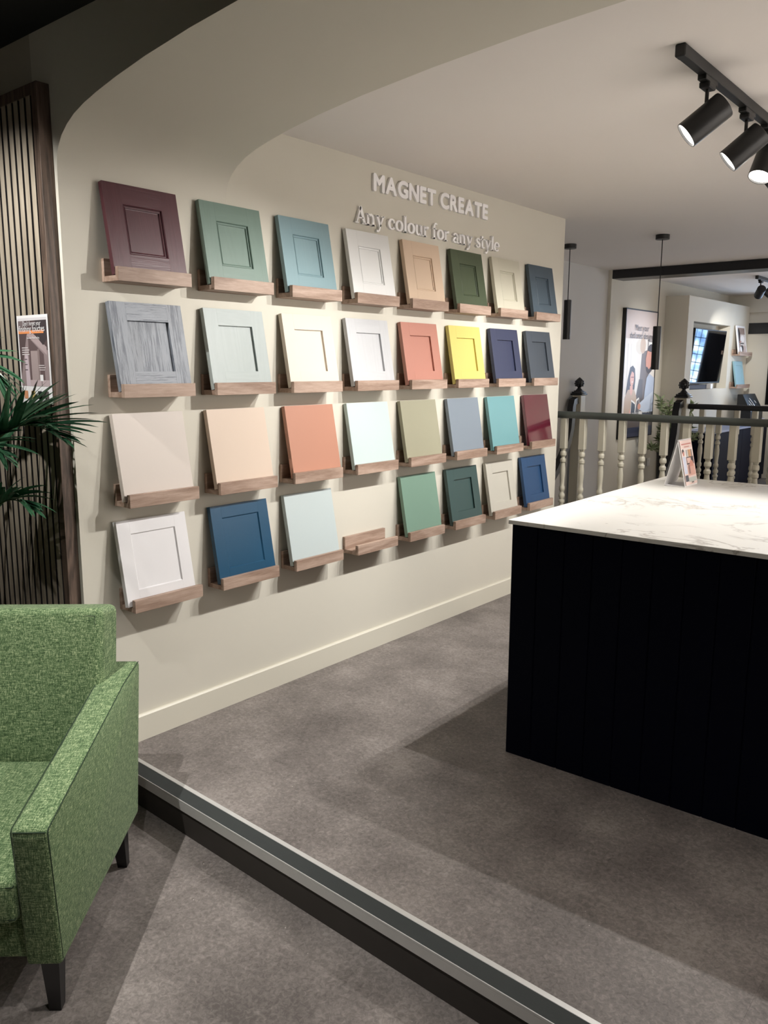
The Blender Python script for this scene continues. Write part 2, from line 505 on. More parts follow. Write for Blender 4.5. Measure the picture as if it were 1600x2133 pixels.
# end wall with a hole for the leaded window
WX0, WX1, WZ0, WZ1 = -0.13, 1.30, 0.95, 2.05
b = MB()
b.box(XW, WX0, YE, YE + 0.1, -0.3, H)
b.box(WX1, XR, YE, YE + 0.1, -0.3, H)
b.box(WX0, WX1, YE, YE + 0.1, -0.3, WZ0)
b.box(WX0, WX1, YE, YE + 0.1, WZ1, H)
struct('wall_end', b.mesh('wall_end', M['wall']))
bmesh_box('trim_1', M['black'], XW, WX0 - 0.01, YE - 0.012, YE + 0.001, 1.848, 1.985)     # black lintel on the end wall
b = MB()
b.box(XW, WX0 - 0.01, YE - 0.03, YE + 0.001, 2.115, H - 0.001, 0.002)
struct('trim_2', b.mesh('trim_2', M['wall']))

# floor tiles -------------------------------------------------------
def front_y(x): return -0.036 - 0.0372 * (x - 0.13)       # back edge of the nosing
tile_cache = {}
def tile(parent, x0, x1, y0a, y0b, y1, ztop):
    g = 0.00012
    key = (round(x1 - x0, 4), round(y1 - y0a, 4), round(y1 - y0b, 4))
    if key not in tile_cache:
        wx = x1 - x0
        b = MB()
        b.prism([(g, y0a - y1 + g), (wx - g, y0b - y1 + g), (wx - g, -g), (g, -g)], 2, -0.0012, 0.0)
        tile_cache[key] = b.mesh('tile', M['floor'])
    return add('tile', tile_cache[key], parent, (x0, y1, ztop))
plat = MB()
plat.prism([(0.0, front_y(0) - 0.06), (XR, front_y(XR) - 0.06), (XR, 3.45), (0.0, 3.45)], 2, -0.2, -0.0012)
platform = struct('floor_platform', plat.mesh('floor_platform', M['floor']))
xs = [0.0] + [0.36 + 0.61 * i for i in range(7)]
xs = [x for x in xs if x < XR] + [XR]
ys = [0.27 + 0.61 * i for i in range(6)]
for i in range(len(xs) - 1):
    for j in range(len(ys)):
        if j == 0: tile(platform, xs[i], xs[i + 1], front_y(xs[i]), front_y(xs[i + 1]), ys[0], 0.0)
        else: tile(platform, xs[i], xs[i + 1], ys[j - 1], ys[j - 1], ys[j], 0.0)
    tile(platform, xs[i], xs[i + 1], ys[-1], ys[-1], 3.45, 0.0)
low = struct('floor', MB().box(-1.75, XR, -4.25, 0.1, ZL - 0.1, ZL - 0.0012).mesh('floor', M['floor']))
lx = [-1.7 + 0.61 * i for i in range(10)] + [XR]
ly = [-4.2] + [-3.59 + 0.61 * i for i in range(6)] + [-0.05]
for i in range(len(lx) - 1):
    for j in range(len(ly) - 1):
        if ly[j + 1] > ly[j] + 0.02: tile(low, lx[i], lx[i + 1], ly[j], ly[j], ly[j + 1], ZL)
b = MB()
b.box(2.3, XR, 3.45, 5.5, -0.2, 0.0)
b.box(-1.0, XR, 5.5, YE, -0.2, 0.0)
struct('floor_landing', b.mesh('floor_landing', M['floor']))
bmesh_box('floor_stairwell', M['greywall'], -1.0, 2.3, 3.2, 5.5, -1.8, -1.7)
b = MB()
b.box(-0.96, 2.3, 3.43, 3.449, -1.7, -0.003)
b.box(2.3, 2.32, 3.45, 5.5, -1.7, -0.2)
b.box(0.16, 2.3, 5.5, 5.52, -1.7, -0.2)
struct('wall_well', b.mesh('wall_well', M['greywall']))

# step nosing and riser
ns = bpy.data.objects.new('trim_3', None); COL.objects.link(ns)
ns['kind'] = 'structure'; ns['label'] = 'aluminium stair nosing with black insert along the platform edge'
ns.location = (0, front_y(0), 0); ns.rotation_euler = (0, 0, -math.atan(0.0372))
add('metal_strip', MB().box(0.0, 4.3, -0.0165, 0.0, -0.004, 0.0018, 0.0008).mesh('metal_strip', M['alu']), ns)
add('rubber_insert', MB().box(0.0, 4.3, -0.0685, -0.0165, -0.004, 0.0008).mesh('rubber_insert', M['rubber']), ns)
add('metal_edge', MB().box(0.0, 4.3, -0.0715, -0.0685, -0.006, 0.0018, 0.0008).mesh('metal_edge', M['alu']), ns)
add('front_lip', MB().box(0.0, 4.3, -0.0715, -0.0690, -0.034, -0.006).mesh('front_lip', M['alu']), ns)
add('riser_board', MB().box(0.0, 4.3, -0.066, -0.0605, ZL + 0.001, -0.006).mesh('riser_board', M['riser']), ns)

# skirting
def skirt(name, x0, x1, y0, y1, mat, z0=0.0, h=0.1):
    b = MB()
    if x1 - x0 < y1 - y0:
        b.prism([(x0, z0), (x1, z0), (x1, z0 + h - 0.006), (x1 - 0.006, z0 + h), (x0, z0 + h)], 1, y0, y1)
    else:
        b.prism([(y0, z0), (y1, z0), (y1, z0 + h), (y0 + 0.006, z0 + h), (y0, z0 + h - 0.006)], 0, x0, x1)
    return struct(name, b.mesh(name, mat))
skirt('baseboard_left', 0.0005, 0.016, -0.03, 3.32, M['base'], 0.0005, 0.102)
skirt('baseboard_poster', XW + 0.0005, XW + 0.016, 6.1, 7.49, M['base'], 0.0005, 0.1)

# black beam over the landing
b = MB()
b.box(XW - 0.03, XR - 0.001, 6.1, 6.36, 2.258, H - 0.0005, 0.004)
beam = struct('trim_4', b.mesh('trim_4', M['blackwood']))

# leaded window in the end wall (out of the picture, mirrored in the television)
win = bpy.data.objects.new('window_1', None); COL.objects.link(win); win['kind'] = 'structure'
win.location = (WX0, YE, WZ0)
def m_pane():
    mt, t, b2 = nt('daylight_pane')
    N, L = t.nodes, t.links
    g = N.new('ShaderNodeNewGeometry')
    n = N.new('ShaderNodeTexNoise'); n.inputs['Scale'].default_value = 5.5; n.inputs['Detail'].default_value = 4
    L.new(g.outputs['Position'], n.inputs['Vector'])
    rp = N.new('ShaderNodeValToRGB'); e = rp.color_ramp.elements
    e[0].position = 0.38; e[0].color = (0.10, 0.22, 0.45, 1)
    e[1].position = 0.62; e[1].color = (0.85, 0.93, 1.0, 1)
    md = e.new(0.5); md.color = (0.32, 0.55, 0.9, 1)
    L.new(n.outputs['Fac'], rp.inputs['Fac'])
    L.new(rp.outputs['Color'], b2.inputs['Emission Color'])
    b2.inputs['Emission Strength'].default_value = 9.0
    b2.inputs['Roughness'].default_value = 0.05
    return mt
M['pane'] = m_pane()
nx, nz = 20, 10
pw, ph = (WX1 - WX0) / nx, (WZ1 - WZ0) / nz
pane_me = MB().box(0.003, pw - 0.003, 0.02, 0.024, 0.003, ph - 0.003).mesh('pane', M['pane'])
for i in range(nx):
    for j in range(nz):
        add('pane', pane_me, win, (i * pw, 0, j * ph))
b = MB()
for i in range(nx + 1): b.box(i * pw - 0.004, i * pw + 0.004, 0.012, 0.03, 0, WZ1 - WZ0)
for j in range(nz + 1): b.box(0, WX1 - WX0, 0.013, 0.029, j * ph - 0.004, j * ph + 0.004)
add('lead_grid', b.mesh('lead_grid', M['black']), win)

dk = thing('added_dark_board', 'tall black framed board added on the end wall to darken the television reflection', 'board', (-0.40, YE, 0.95))  # added so the television mirrors something dark instead of pale wall
add('board', MB().box(0.01, 0.24, -0.02, -0.013, 0.01, 0.84).mesh('board', M['felt']), dk)
add('frame', MB().box(0.0, 0.25, -0.0125, -0.0005, 0.0, 0.85, 0.002).mesh('frame', M['black']), dk)

# ------------------------------------------------------------------ slatted panel
sp = thing('slat_panel', 'tall dark oak slatted wall panel at the left edge', 'wall panel', (-0.016, -0.14, ZL))
T_P = 0.045
ztop = 2.286 - ZL
add('backing_board', MB().box(-1.3, -0.004, -0.016, -0.001, 0.0, ztop - 0.004).mesh('backing_board', M['felt']), sp)
add('edge_board', MB().box(-0.034, 0.0, -T_P, -0.0008, 0.0, ztop, 0.001).mesh('edge_board', M['slatdark']), sp)
add('top_board', MB().box(-1.3, -0.034, -T_P, -0.0008, ztop - 0.034, ztop, 0.001).mesh('top_board', M['slatdark']), sp)
sb0 = MB()
sb0.mi = 1; sb0.box(0.0002, 0.0268, -T_P + 0.0038, -0.016, 0.0, ztop - 0.034)
sb0.mi = 0; sb0.box(0.0, 0.027, -T_P + 0.003, -T_P + 0.0038, 0.0, ztop - 0.034)
sl = sb0.mesh('slat', [M['slat'], M['slatside']])
for k in range(30):
    add('slat', sl, sp, (-0.034 - 0.0135 - 0.027 - k * 0.0407, 0, 0))

# ------------------------------------------------------------------ text helper
def text_mesh(body, size, offset=0.0, extrude=0.0, align='LEFT', sx=1.0):
    cu = bpy.data.curves.new('t', 'FONT')
    cu.body = body; cu.size = size; cu.offset = offset; cu.extrude = extrude
    cu.align_x = align
    cu.resolution_u = 4
    o = bpy.data.objects.new('t', cu); COL.objects.link(o)
    dg = bpy.context.evaluated_depsgraph_get()
    me = bpy.data.meshes.new_from_object(o.evaluated_get(dg))
    bpy.data.objects.remove(o)
    if sx != 1.0:
        for v in me.vertices: v.co.x *= sx
    return me
WALLROT = Matrix(((0, 0, 1, 0), (1, 0, 0, 0), (0, 1, 0, 0), (0, 0, 0, 1)))     # local x -> +y, local y -> +z, local z -> +x

# raised lettering: first line
L1 = thing('wall_lettering', 'white raised capital letters reading MAGNET CREATE under the ceiling', 'lettering', (0.0, 1.416, 2.208))
fin = []
x = 0.0
cap = 0.079
OFF = 0.0
BOLD = [(0.043 * math.cos(math.pi * k / 4), 0.043 * math.sin(math.pi * k / 4)) for k in range(8)] + [(0, 0)]
me = text_mesh('E', 1.0, OFF, 0.0)
EY0 = min(v.co.y for v in me.vertices); EH = max(v.co.y for v in me.vertices) - EY0
for ch in 'MAGNET CREATE':
    if ch == ' ':
        x += 0.36 * cap; continue
    me = text_mesh(ch, 1.0, OFF, 0.0, sx=1.0)
    xsv = [v.co.x for v in me.vertices]; ysv = [v.co.y for v in me.vertices]
    fin.append([ch, x, me, min(xsv), max(xsv)])
    hgt = EH
    x += (max(xsv) - min(xsv) + 0.086) / (hgt + 0.086) * cap + 0.075 * cap
    bpy.data.meshes.remove(me)
k_w = 0.974 / (x - 0.075 * cap)
for ch, xx, _, mn, mx_ in fin:
    m0 = text_mesh(ch, 1.0, OFF, 0.05, sx=1.0)
    bb = bmesh.new()
    for q, (dx, dy) in enumerate(BOLD):
        m1 = m0.copy()
        for v in m1.vertices:
            v.co = Vector((((v.co.x + dx - mn + 0.043) / (EH + 0.086) * cap + xx) * k_w, (v.co.y + dy - EY0 + 0.043) / (EH + 0.086) * cap, 0.0075 + v.co.z * 0.13 + 0.00002 * q))
        bb.from_mesh(m1)
        bpy.data.meshes.remove(m1)
    me = bpy.data.meshes.new('letter')
    bb.to_mesh(me); bb.free()
    me.transform(WALLROT)
    me.materials.clear(); me.materials.append(M['white'])
    add('letter', me, L1)

# raised lettering: second line, soft bold serif drawn from strokes
def arc(cx, cy, rx, ry, a0, a1, n=14):
    return [(cx + rx * math.cos(math.radians(a0 + (a1 - a0) * i / n)), cy + ry * math.sin(math.radians(a0 + (a1 - a0) * i / n))) for i in range(n + 1)]
def st(x0, y0, x1, y1, wd): return ([(x0, y0), (x1, y1)], [wd, wd])
def ell(cx, cy, rx, ry, a0, a1, thick, thin, n=20):
    p = arc(cx, cy, rx, ry, a0, a1, n)
    wd = [thin + (thick - thin) * abs(math.cos(math.radians(a0 + (a1 - a0) * i / n))) ** 1.5 for i in range(n + 1)]
    return (p, wd)
T_, t_ = 0.25, 0.12
G = {
 'A': (1.16, [st(.14, .05, .55, 1.42, .14), st(.5, 1.45, .98, .05, .28), st(.3, .48, .82, .48, .11), st(-.04, .05, .34, .05, .1), st(.74, .05, 1.2, .05, .1)]),
 'n': (1.05, [st(.2, 0, .2, .98, T_), st(.02, .92, .2, .95, .11), ([(.24, .68), (.36, .86), (.52, .92), (.68, .84), (.76, .62)], [.1, .15, .2, .25, T_]), st(.76, .64, .76, 0, T_), st(.0, .05, .42, .05, .1), st(.56, .05, .98, .05, .1)]),
 'y': (1.0, [st(.16, .98, .52, .06, .27), ([(.84, .98), (.5, .0), (.4, -.28), (.26, -.38), (.1, -.34)], [.13, .14, .16, .16, .22]), st(-.04, .95, .4, .95, .1), st(.66, .95, 1.04, .95, .1)]),
 'c': (.84, [ell(.46, .5, .33, .42, 48, 322, .29, .13), st(.62, .74, .78, .74, .2)]),
 'o': (1.0, [ell(.5, .5, .35, .42, 0, 360, .29, .13, 28)]),
 'l': (.46, [st(.22, 0, .22, 1.5, T_), st(.03, 1.44, .22, 1.46, .1), st(.0, .05, .45, .05, .1)]),
 'u': (1.06, [([(.2, .98), (.2, .35), (.28, .14), (.45, .08), (.62, .17), (.74, .34)], [T_, T_, .22, .16, .12, .1]), st(.76, .98, .76, 0, T_), st(.0, .94, .2, .95, .1), st(.56, .94, .76, .95, .1), st(.76, .05, 1.0, .05, .1)]),
 'r': (.76, [st(.2, 0, .2, .98, T_), st(.02, .92, .2, .95, .11), ([(.26, .6), (.38, .82), (.52, .9), (.66, .84)], [.1, .15, .2, .26]), st(.0, .05, .46, .05, .1)]),
 'f': (.6, [([(.24, 0), (.24, 1.15), (.32, 1.38), (.46, 1.45), (.6, 1.36)], [T_, T_, .18, .15, .2]), st(.0, .93, .54, .93, .1), st(.02, .05, .5, .05, .1)]),
 'a': (.94, [([(.18, .74), (.28, .89), (.46, .93), (.6, .85), (.66, .66)], [.22, .15, .14, .2, T_]), st(.66, .7, .66, .1, T_), ([(.64, .56), (.4, .52), (.22, .4), (.17, .24), (.28, .1), (.46, .1), (.64, .26)], [.1, .14, .22, .26, .18, .13, .1]), st(.6, .06, .9, .05, .1)]),
 's': (.82, [([(.66, .76), (.52, .91), (.34, .93), (.19, .8), (.24, .62), (.45, .51), (.62, .38), (.64, .21), (.48, .07), (.28, .07), (.13, .24)], [.18, .13, .14, .2, .26, .28, .26, .2, .14, .13, .2])]),
 't': (.64, [([(.25, 1.26), (.25, .28), (.32, .1), (.46, .06), (.6, .14)], [.22, T_, .2, .14, .1]), st(.0, .93, .55, .93, .1)]),
 'e': (.88, [ell(.47, .5, .34, .42, 4, 318, .29, .13), st(.2, .52, .8, .52, .11)]),
}
L2 = thing('wall_lettering', 'white raised serif letters reading Any colour for any style', 'lettering', (0.0, 1.291, 2.052))
txt = 'Any colour for any style'
tot = sum(G[c][0] if c != ' ' else 0.42 for c in txt)
sxw = 1.226 / tot
szh = 0.0515
x = 0.0
for ch in txt:
    if ch == ' ':
        x += 0.42; continue
    adv, strokes = G[ch]
    b = MB()
    for pts, wd in strokes: b.ribbon(pts, wd, 0.0, 1.0)
    for v in b.bm.verts:
        v.co = Vector(((v.co.x + x) * sxw, v.co.y * szh, 0.001 + v.co.z * 0.013))
    me = b.mesh('letter', M['white'], fix=False)
    me.transform(WALLROT)
    add('letter', me, L2)
    x += adv

# ------------------------------------------------------------------ ledges and sample doors
PITCH = 0.40228
ROWZ = (1.6886, 1.2990, 0.9144, 0.5321)
W_ = 0.30
D_ = 0.10
ledge0 = {}
ledge0['back_board'] = MB().box(0.0005, 0.0155, 0, W_, 0, 0.078, 0.0006).mesh('back_board', M['oakF'])
ledge0['base_board'] = MB().box(0.0155, 0.0815, 0.0005, W_ - 0.0005, 0.0005, 0.0185, 0.0006).mesh('base_board', M['oakF'])
ledge0['front_board'] = MB().box(0.0815, 0.0995, 0, W_, 0, 0.0467, 0.0006).mesh('front_board', M['oakF'])
def ledge(label, y, z, wid=None, base=(0.0,), xoff=0.0, sy=1.0, group='oak ledges on the colour wall'):
    t = thing('display_ledge', label, 'wall shelf', (xoff, y, z), 0, group)
    t.scale = (1, sy, 1)
    for k, me in ledge0.items(): add(k, me, t)
    return t

def m_door(name, col, grain, axis, rough, spec=0.5, coat=0.0):
    c = lin(*col, k=0.76)
    lum = 0.3 * c[0] + 0.59 * c[1] + 0.11 * c[2]
    c = tuple(v + (lum - v) * (0.15 if lum > 0.2 else 0.03) for v in c)
    if grain <= 0:
        return plain(name, c, rough, var=0.012, scale=4, spec=spec, coat=coat)
    if grain > 0.8:
        mt = wood(name, c, lin(70, 76, 88), axis, 1.0, rough=rough, contrast=1.0, bump=0.5, ring=5, spec=spec)
        for n_ in mt.node_tree.nodes:
            if n_.type == 'VALTORGB':
                n_.color_ramp.elements[0].position = 0.40; n_.color_ramp.elements[1].position = 0.49
            if n_.type == 'TEX_NOISE' and n_.inputs['Scale'].default_value > 100: n_.inputs['Scale'].default_value = 300
            if n_.type == 'MATH' and n_.operation == 'MULTIPLY_ADD': n_.inputs[1].default_value = 0.06
            if n_.type == 'MAPPING': n_.inputs['Scale'].default_value = [0.035 if v < 0.5 else 1.0 for v in n_.inputs['Scale'].default_value]
        return mt
    d = tuple(v * (1 - 0.55 * grain) for v in c)
    mt = wood(name, c, d, axis, 1.15, rough=rough, contrast=0.55 + 0.75 * grain, bump=0.12 + 0.45 * grain, ring=9, spec=spec)
    return mt
# style: (kind, frame width, recess, moulding)
def sample_door(label, y, z, col, kind, grain=0.0, rough=0.42, shift=0.0, coat=0.0, wid=0.298, hgt=0.310, xoff=0.0):
    lean = math.atan2(0.055, 0.306)
    TH = 0.020
    t = thing('sample_door', label, 'sample door', (xoff + 0.0795, y + 0.001 + shift, z + 0.0224), 0, 'painted sample doors on the ledges')
    t.rotation_euler = (0, -lean, 0)
    # local: front face at x=0, body towards -x, y 0..wid, z 0..hgt
    nm = label.split(' ')[0]
    mv = m_door('paint_v', col, grain, 'Z', rough, coat=coat)
    if kind == 'slab':
        add('door_slab', MB().box(-TH, 0, 0, wid, 0, hgt, 0.0010, 2).mesh('door_slab', mv), t)
        return t
    mh = m_door('paint_h', col, grain, 'Y', rough, coat=coat) if grain > 0 else mv
    fw, rec, mould, ft = {'mould': (0.070, 0.0095, 0.013, 0.068), 'shaker': (0.064, 0.0095, 0.0, 0.064), 'slim': (0.053, 0.005, 0.004, 0.050)}[kind]
    bv = 0.0005
    add('stile', MB().box(-TH, 0, 0, fw, 0, hgt, bv, 2).mesh('stile', mv), t)
    add('stile', MB().box(-TH, 0, wid - fw, wid, 0, hgt, bv, 2).mesh('stile', mv), t)
    zb = ft + 0.004
    add('rail', MB().box(-TH, 0.0, fw, wid - fw, 0, zb).mesh('rail', mh), t)
    add('rail', MB().box(-TH, 0.0, fw, wid - fw, hgt - ft, hgt).mesh('rail', mh), t)
    add('centre_panel', MB().box(-TH + 0.002, -rec, fw, wid - fw, zb, hgt - ft).mesh('centre_panel', mv), t)
    if mould > 0:
        b = MB()
        def fr(i): return [(fw + i, zb + i), (wid - fw - i, zb + i), (wid - fw - i, hgt - ft - i), (fw + i, hgt - ft - i)]
        if kind == 'mould':
            steps = [(0, 0.0002), (0.0015, 0.0012), (0.003, -0.0004), (0.0036, -0.0056), (0.0078, -0.0056), (0.0090, -0.0040), (0.0105, -0.0046), (0.0112, -0.0088), (mould, -rec + 0.0001)]
        else:
            steps = [(0, -0.0003), (mould, -rec + 0.0001)]
        rows = [[b.bm.verts.new((xx, p[0], p[1])) for p in fr(i)] for i, xx in steps]
        for r in range(len(rows) - 1):
            for k in range(4):
                b.face([rows[r][k], rows[r][(k + 1) % 4], rows[r + 1][(k + 1) % 4], rows[r + 1][k]])
        me = b.mesh('moulding', mv)
        add('moulding', me, t)
    return t

DOORS = [
 [('deep burgundy', (92, 46, 54), 'mould', 0.22, 0.40), ('sage green', (124, 152, 138), 'mould', 0.12, 0.42), ('duck-egg blue', (138, 174, 182), 'mould', 0.05, 0.42), ('bright white', (248, 248, 246), 'mould', 0.0, 0.42),
  ('pale peach', (232, 200, 168), 'mould', 0.0, 0.42), ('dark olive green', (80, 92, 66), 'mould', 0.06, 0.42), ('ivory cream', (220, 214, 190), 'mould', 0.0, 0.42), ('slate blue', (78, 94, 106), 'mould', 0.0, 0.42)],
 [('charcoal open-grained', (142, 148, 158), 'shaker', 1.0, 0.45), ('pale grey-green', (186, 197, 194), 'shaker', 0.14, 0.45), ('warm cream', (240, 226, 206), 'shaker', 0.0, 0.45), ('light grey', (216, 217, 220), 'shaker', 0.12, 0.45),
  ('terracotta pink', (206, 134, 112), 'shaker', 0.0, 0.45), ('bright yellow', (234, 214, 92), 'shaker', 0.0, 0.45), ('dark navy', (56, 62, 92), 'shaker', 0.10, 0.45), ('graphite grey', (74, 82, 92), 'shaker', 0.0, 0.45)],
 [('pale blush beige', (228, 214, 202), 'slab', 0.0, 0.5), ('light peach beige', (236, 210, 186), 'slab', 0.0, 0.5), ('burnt orange terracotta', (208, 140, 108), 'slab', 0.0, 0.45), ('pale mint', (208, 230, 226), 'slab', 0.0, 0.45),
  ('khaki sage', (172, 168, 138), 'slab', 0.0, 0.45), ('dusty grey-blue', (138, 152, 166), 'slab', 0.0, 0.42), ('bright teal', (112, 174, 180), 'slab', 0.0, 0.3), ('glossy wine red', (98, 22, 44), 'slab', 0.0, 0.12)],
 [('pure white', (255, 252, 253), 'slim', 0.0, 0.42), ('deep petrol blue', (24, 82, 116), 'slim', 0.0, 0.4), ('pale ice blue', (206, 220, 220), 'slab', 0.0, 0.45), None,
  ('mid sage green', (126, 166, 144), 'slab', 0.0, 0.4), ('dark bottle green', (62, 88, 86), 'shaker', 0.0, 0.42), ('off-white', (212, 207, 192), 'shaker', 0.0, 0.45), ('royal blue', (38, 78, 122), 'shaker', 0.0, 0.42)],
]
SHIFT = [[0, -.003, -.006, .002, .005, .004, .004, .008], [.002, 0, .004, -.003, -.004, .001, .006, .003], [-.007, 0, .012, .002, -.003, .001, -.006, .003], [-.016, .001, -.002, 0, .003, .001, -.005, -.003]]
KN = {'mould': 'door with a moulded centre panel', 'shaker': 'framed door with a recessed panel', 'slab': 'flat slab door', 'slim': 'door with a wide shallow panel'}
RN = ['top row', 'second row', 'third row', 'bottom row']
for r in range(4):
    for c in range(8):
        y = PITCH * c
        d = DOORS[r][c]
        if d is None:
            ledge('empty oak ledge in the bottom row, nothing standing on it', y, ROWZ[r]); continue
        ledge('oak ledge in the %s carrying the %s door' % (RN[r], d[0]), y, ROWZ[r])
        sample_door('%s %s, %s' % (d[0], KN[d[2]], RN[r]), y, ROWZ[r], d[1], d[2], d[3], d[4], SHIFT[r][c], coat=0.9 if d[0].startswith('glossy') else 0.0)

# ------------------------------------------------------------------ island
IS = thing('kitchen_island', 'navy tongue-and-groove kitchen island with a thin white marble top', 'kitchen island', (1.122, 0.87, 0), math.radians(0.75))
IW, ID, IH = 1.64, 1.52, 0.862
add('body', MB().box(0.012, IW - 0.012, 0.012, ID - 0.012, 0.0, IH).mesh('body', M['navy']), IS)
bd = MB()
bw = 0.1022
b0 = MB(); b0.prism([(0.0, 0.0), (0.0, -0.008), (0.004, -0.012), (bw - 0.004, -0.012), (bw, -0.008), (bw, 0.0)], 2, 0.0, IH)
for v in b0.bm.verts: v.co.y += 0.012
bme = b0.mesh('board', M['navy'])
for k in range(16):
    add('board', bme, IS, (k * bw, 0.0, 0))
for k in range(14):
    o = add('board', bme, IS, (0.0, 0.012 + (k + 1) * bw, 0)); o.rotation_euler = (0, 0, -math.pi / 2); 
b = MB()
b.box(-0.010, IW + 0.01, -0.010, ID + 0.01, IH + 0.0005, IH + 0.0155, 0.001)
add('worktop', b.mesh('worktop', M['marble']), IS)

# tent card on the island
TC = thing('table_sign', 'white folded acrylic tent card with a pink leaflet on the marble top', 'table sign', (1.208, 2.064, IH + 0.016), math.radians(0))
zc = 0.211
apx = 0.052
bx = 0.099
ply = 0.157
b = MB()
def sheet(b, p0, p1, y0, y1, th):
    d = Vector((p1[0] - p0[0], 0, p1[1] - p0[1])).normalized()
    n = Vector((-d.z, 0, d.x)) * th
    a0 = Vector((p0[0], 0, p0[1])); a1 = Vector((p1[0], 0, p1[1]))
    co = [a0, a1, a1 + n, a0 + n]
    lo = [b.bm.verts.new((v.x, y0, v.z)) for v in co]; hi = [b.bm.verts.new((v.x, y1, v.z)) for v in co]
    b.face(lo); b.face(hi[::-1])
    for k in range(4): b.face([lo[k], lo[(k + 1) % 4], hi[(k + 1) % 4], hi[k]])
sheet(b, (0.0, 0.0), (apx, zc), 0, ply, -0.003)
add('rear_sheet', b.mesh('rear_sheet', M['paper']), TC)
b = MB(); sheet(b, (bx, 0.0), (apx, zc), 0, ply, 0.003)
add('front_sheet', b.mesh('front_sheet', M['paper']), TC)
b = MB(); b.box(0.003, bx - 0.003, 0, ply, 0.0003, 0.003)
add('base_sheet', b.mesh('base_sheet', M['paper']), TC)
# print
def pm(name, c, rough=0.4): 
    if name not in M: M[name] = plain(name, lin(*c), rough, var=0.02)
    return M[name]
def picture(name, shapes, frame, parent):
    """shapes: list of (rgb, polygon in unit uv) printed one over the other; frame(u, v, layer) -> point"""
    b = MB()
    mats, idx = [], {}
    for k, (c, pl) in enumerate(shapes):
        if c not in idx:
            idx[c] = len(mats); mats.append(pm('print_%d_%d_%d' % c, c))
        b.mi = idx[c]
        b.poly([frame(u, v, k) for u, v in pl])
    o = add(name, b.mesh(name, mats, fix=False), parent)
    return o
def rect(u0, v0, u1, v1): return [(u0, v0), (u1, v0), (u1, v1), (u0, v1)]
def oval(cu, cv, ru, rv, n=16, a0=0, a1=360): return [(cu + ru * math.cos(math.radians(a0 + (a1 - a0) * i / n)), cv + rv * math.sin(math.radians(a0 + (a1 - a0) * i / n))) for i in range(n if a1 - a0 == 360 else n + 1)]
def fr_tent(u, v, k):
    n = Vector((zc, 0, bx - apx)).normalized()
    p = Vector((bx, 0, 0)).lerp(Vector((apx, 0, zc)), 0.03 + 0.94 * v)
    return p + Vector((0, ply * (0.03 + 0.94 * u), 0)) + n * (0.0034 + 0.00004 * k)
sh = [((238, 214, 208), rect(0, 0, 1, 1)),
      ((200, 132, 124), rect(.1, .90, .92, .93)), ((206, 150, 142), rect(.3, .84, .72, .865)),
      ((244, 232, 230), rect(.06, .62, .96, .82)),
      ((168, 170, 172), rect(.38, .62, .5, .78)), ((190, 150, 112), rect(.55, .62, .66, .78)), ((224, 160, 110), rect(.67, .62, .78, .78)), ((140, 120, 112), rect(.8, .62, .9, .78)),
      ((54, 40, 44), oval(.15, .75, .09, .06)), ((206, 140, 128), oval(.17, .70, .07, .05)),
      ((206, 212, 232), rect(.05, .25, .3, .64)), ((62, 50, 58), rect(.34, .45, .94, .62)), ((232, 196, 186), rect(.38, .48, .72, .6)),
      ((214, 150, 134), oval(.72, .42, .18, .12)), ((222, 174, 160), rect(.35, .2, .95, .4)), ((150, 110, 104), rect(.4, .24, .55, .44)),
      ((66, 70, 82), rect(.04, .08, .3, .22)), ((190, 196, 190), rect(.3, .06, .95, .16)), ((120, 108, 104), rect(.5, .03, .7, .06))]
picture('printed_leaflet', sh, fr_tent, TC)

# ------------------------------------------------------------------ armchair
ch = thing('armchair', 'green tweed armchair with sloping arms and black tapered legs', 'armchair', (0.50, -0.285, ZL), math.atan2(-0.752, 0.66))
CW = 0.74
def soft(mb_mesh, name, parent, bevel=0.012, seg=4):
    o = add(name, mb_mesh, parent)
    return o
arm_prof = [(0.0, 0.158), (0.665, 0.158), (0.695, 0.505), (0.688, 0.518), (0.08, 0.612), (-0.085, 0.622), (-0.095, 0.61)]
for side, nm in ((0, 'arm'), (1, 'arm')):
    b = MB()
    y0, y1 = ((-0.083, 0.0) if side == 0 else (-CW, -CW + 0.083))
    b.prism(arm_prof, 1, y0, y1, 0.011, 3)
    arm = add('arm', b.mesh('arm', M['fabric'], 50), ch)
    for yy in ((y0 + 0.001, y1 - 0.001)):
        s = MB()
        o_ = 0.0004
        s.tube([(0.655, yy, 0.17), (0.6895, yy, 0.508), (0.684, yy, 0.516)] + [(0.08, yy, 0.611), (-0.08, yy, 0.620)], 0.0016, 6)
        add('seam', s.mesh('seam', M['seam'], 60), arm)
    s = MB(); s.tube([(0.692, y0 + 0.006, 0.511), (0.692, y1 - 0.006, 0.511)], 0.0016, 6)
    add('seam', s.mesh('seam', M['seam'], 60), arm)
b = MB(); b.box(0.05, 0.64, -CW + 0.084, -0.084, 0.158, 0.272, 0.012, 3)
add('front_rail', b.mesh('front_rail', M['fabric'], 50), ch)
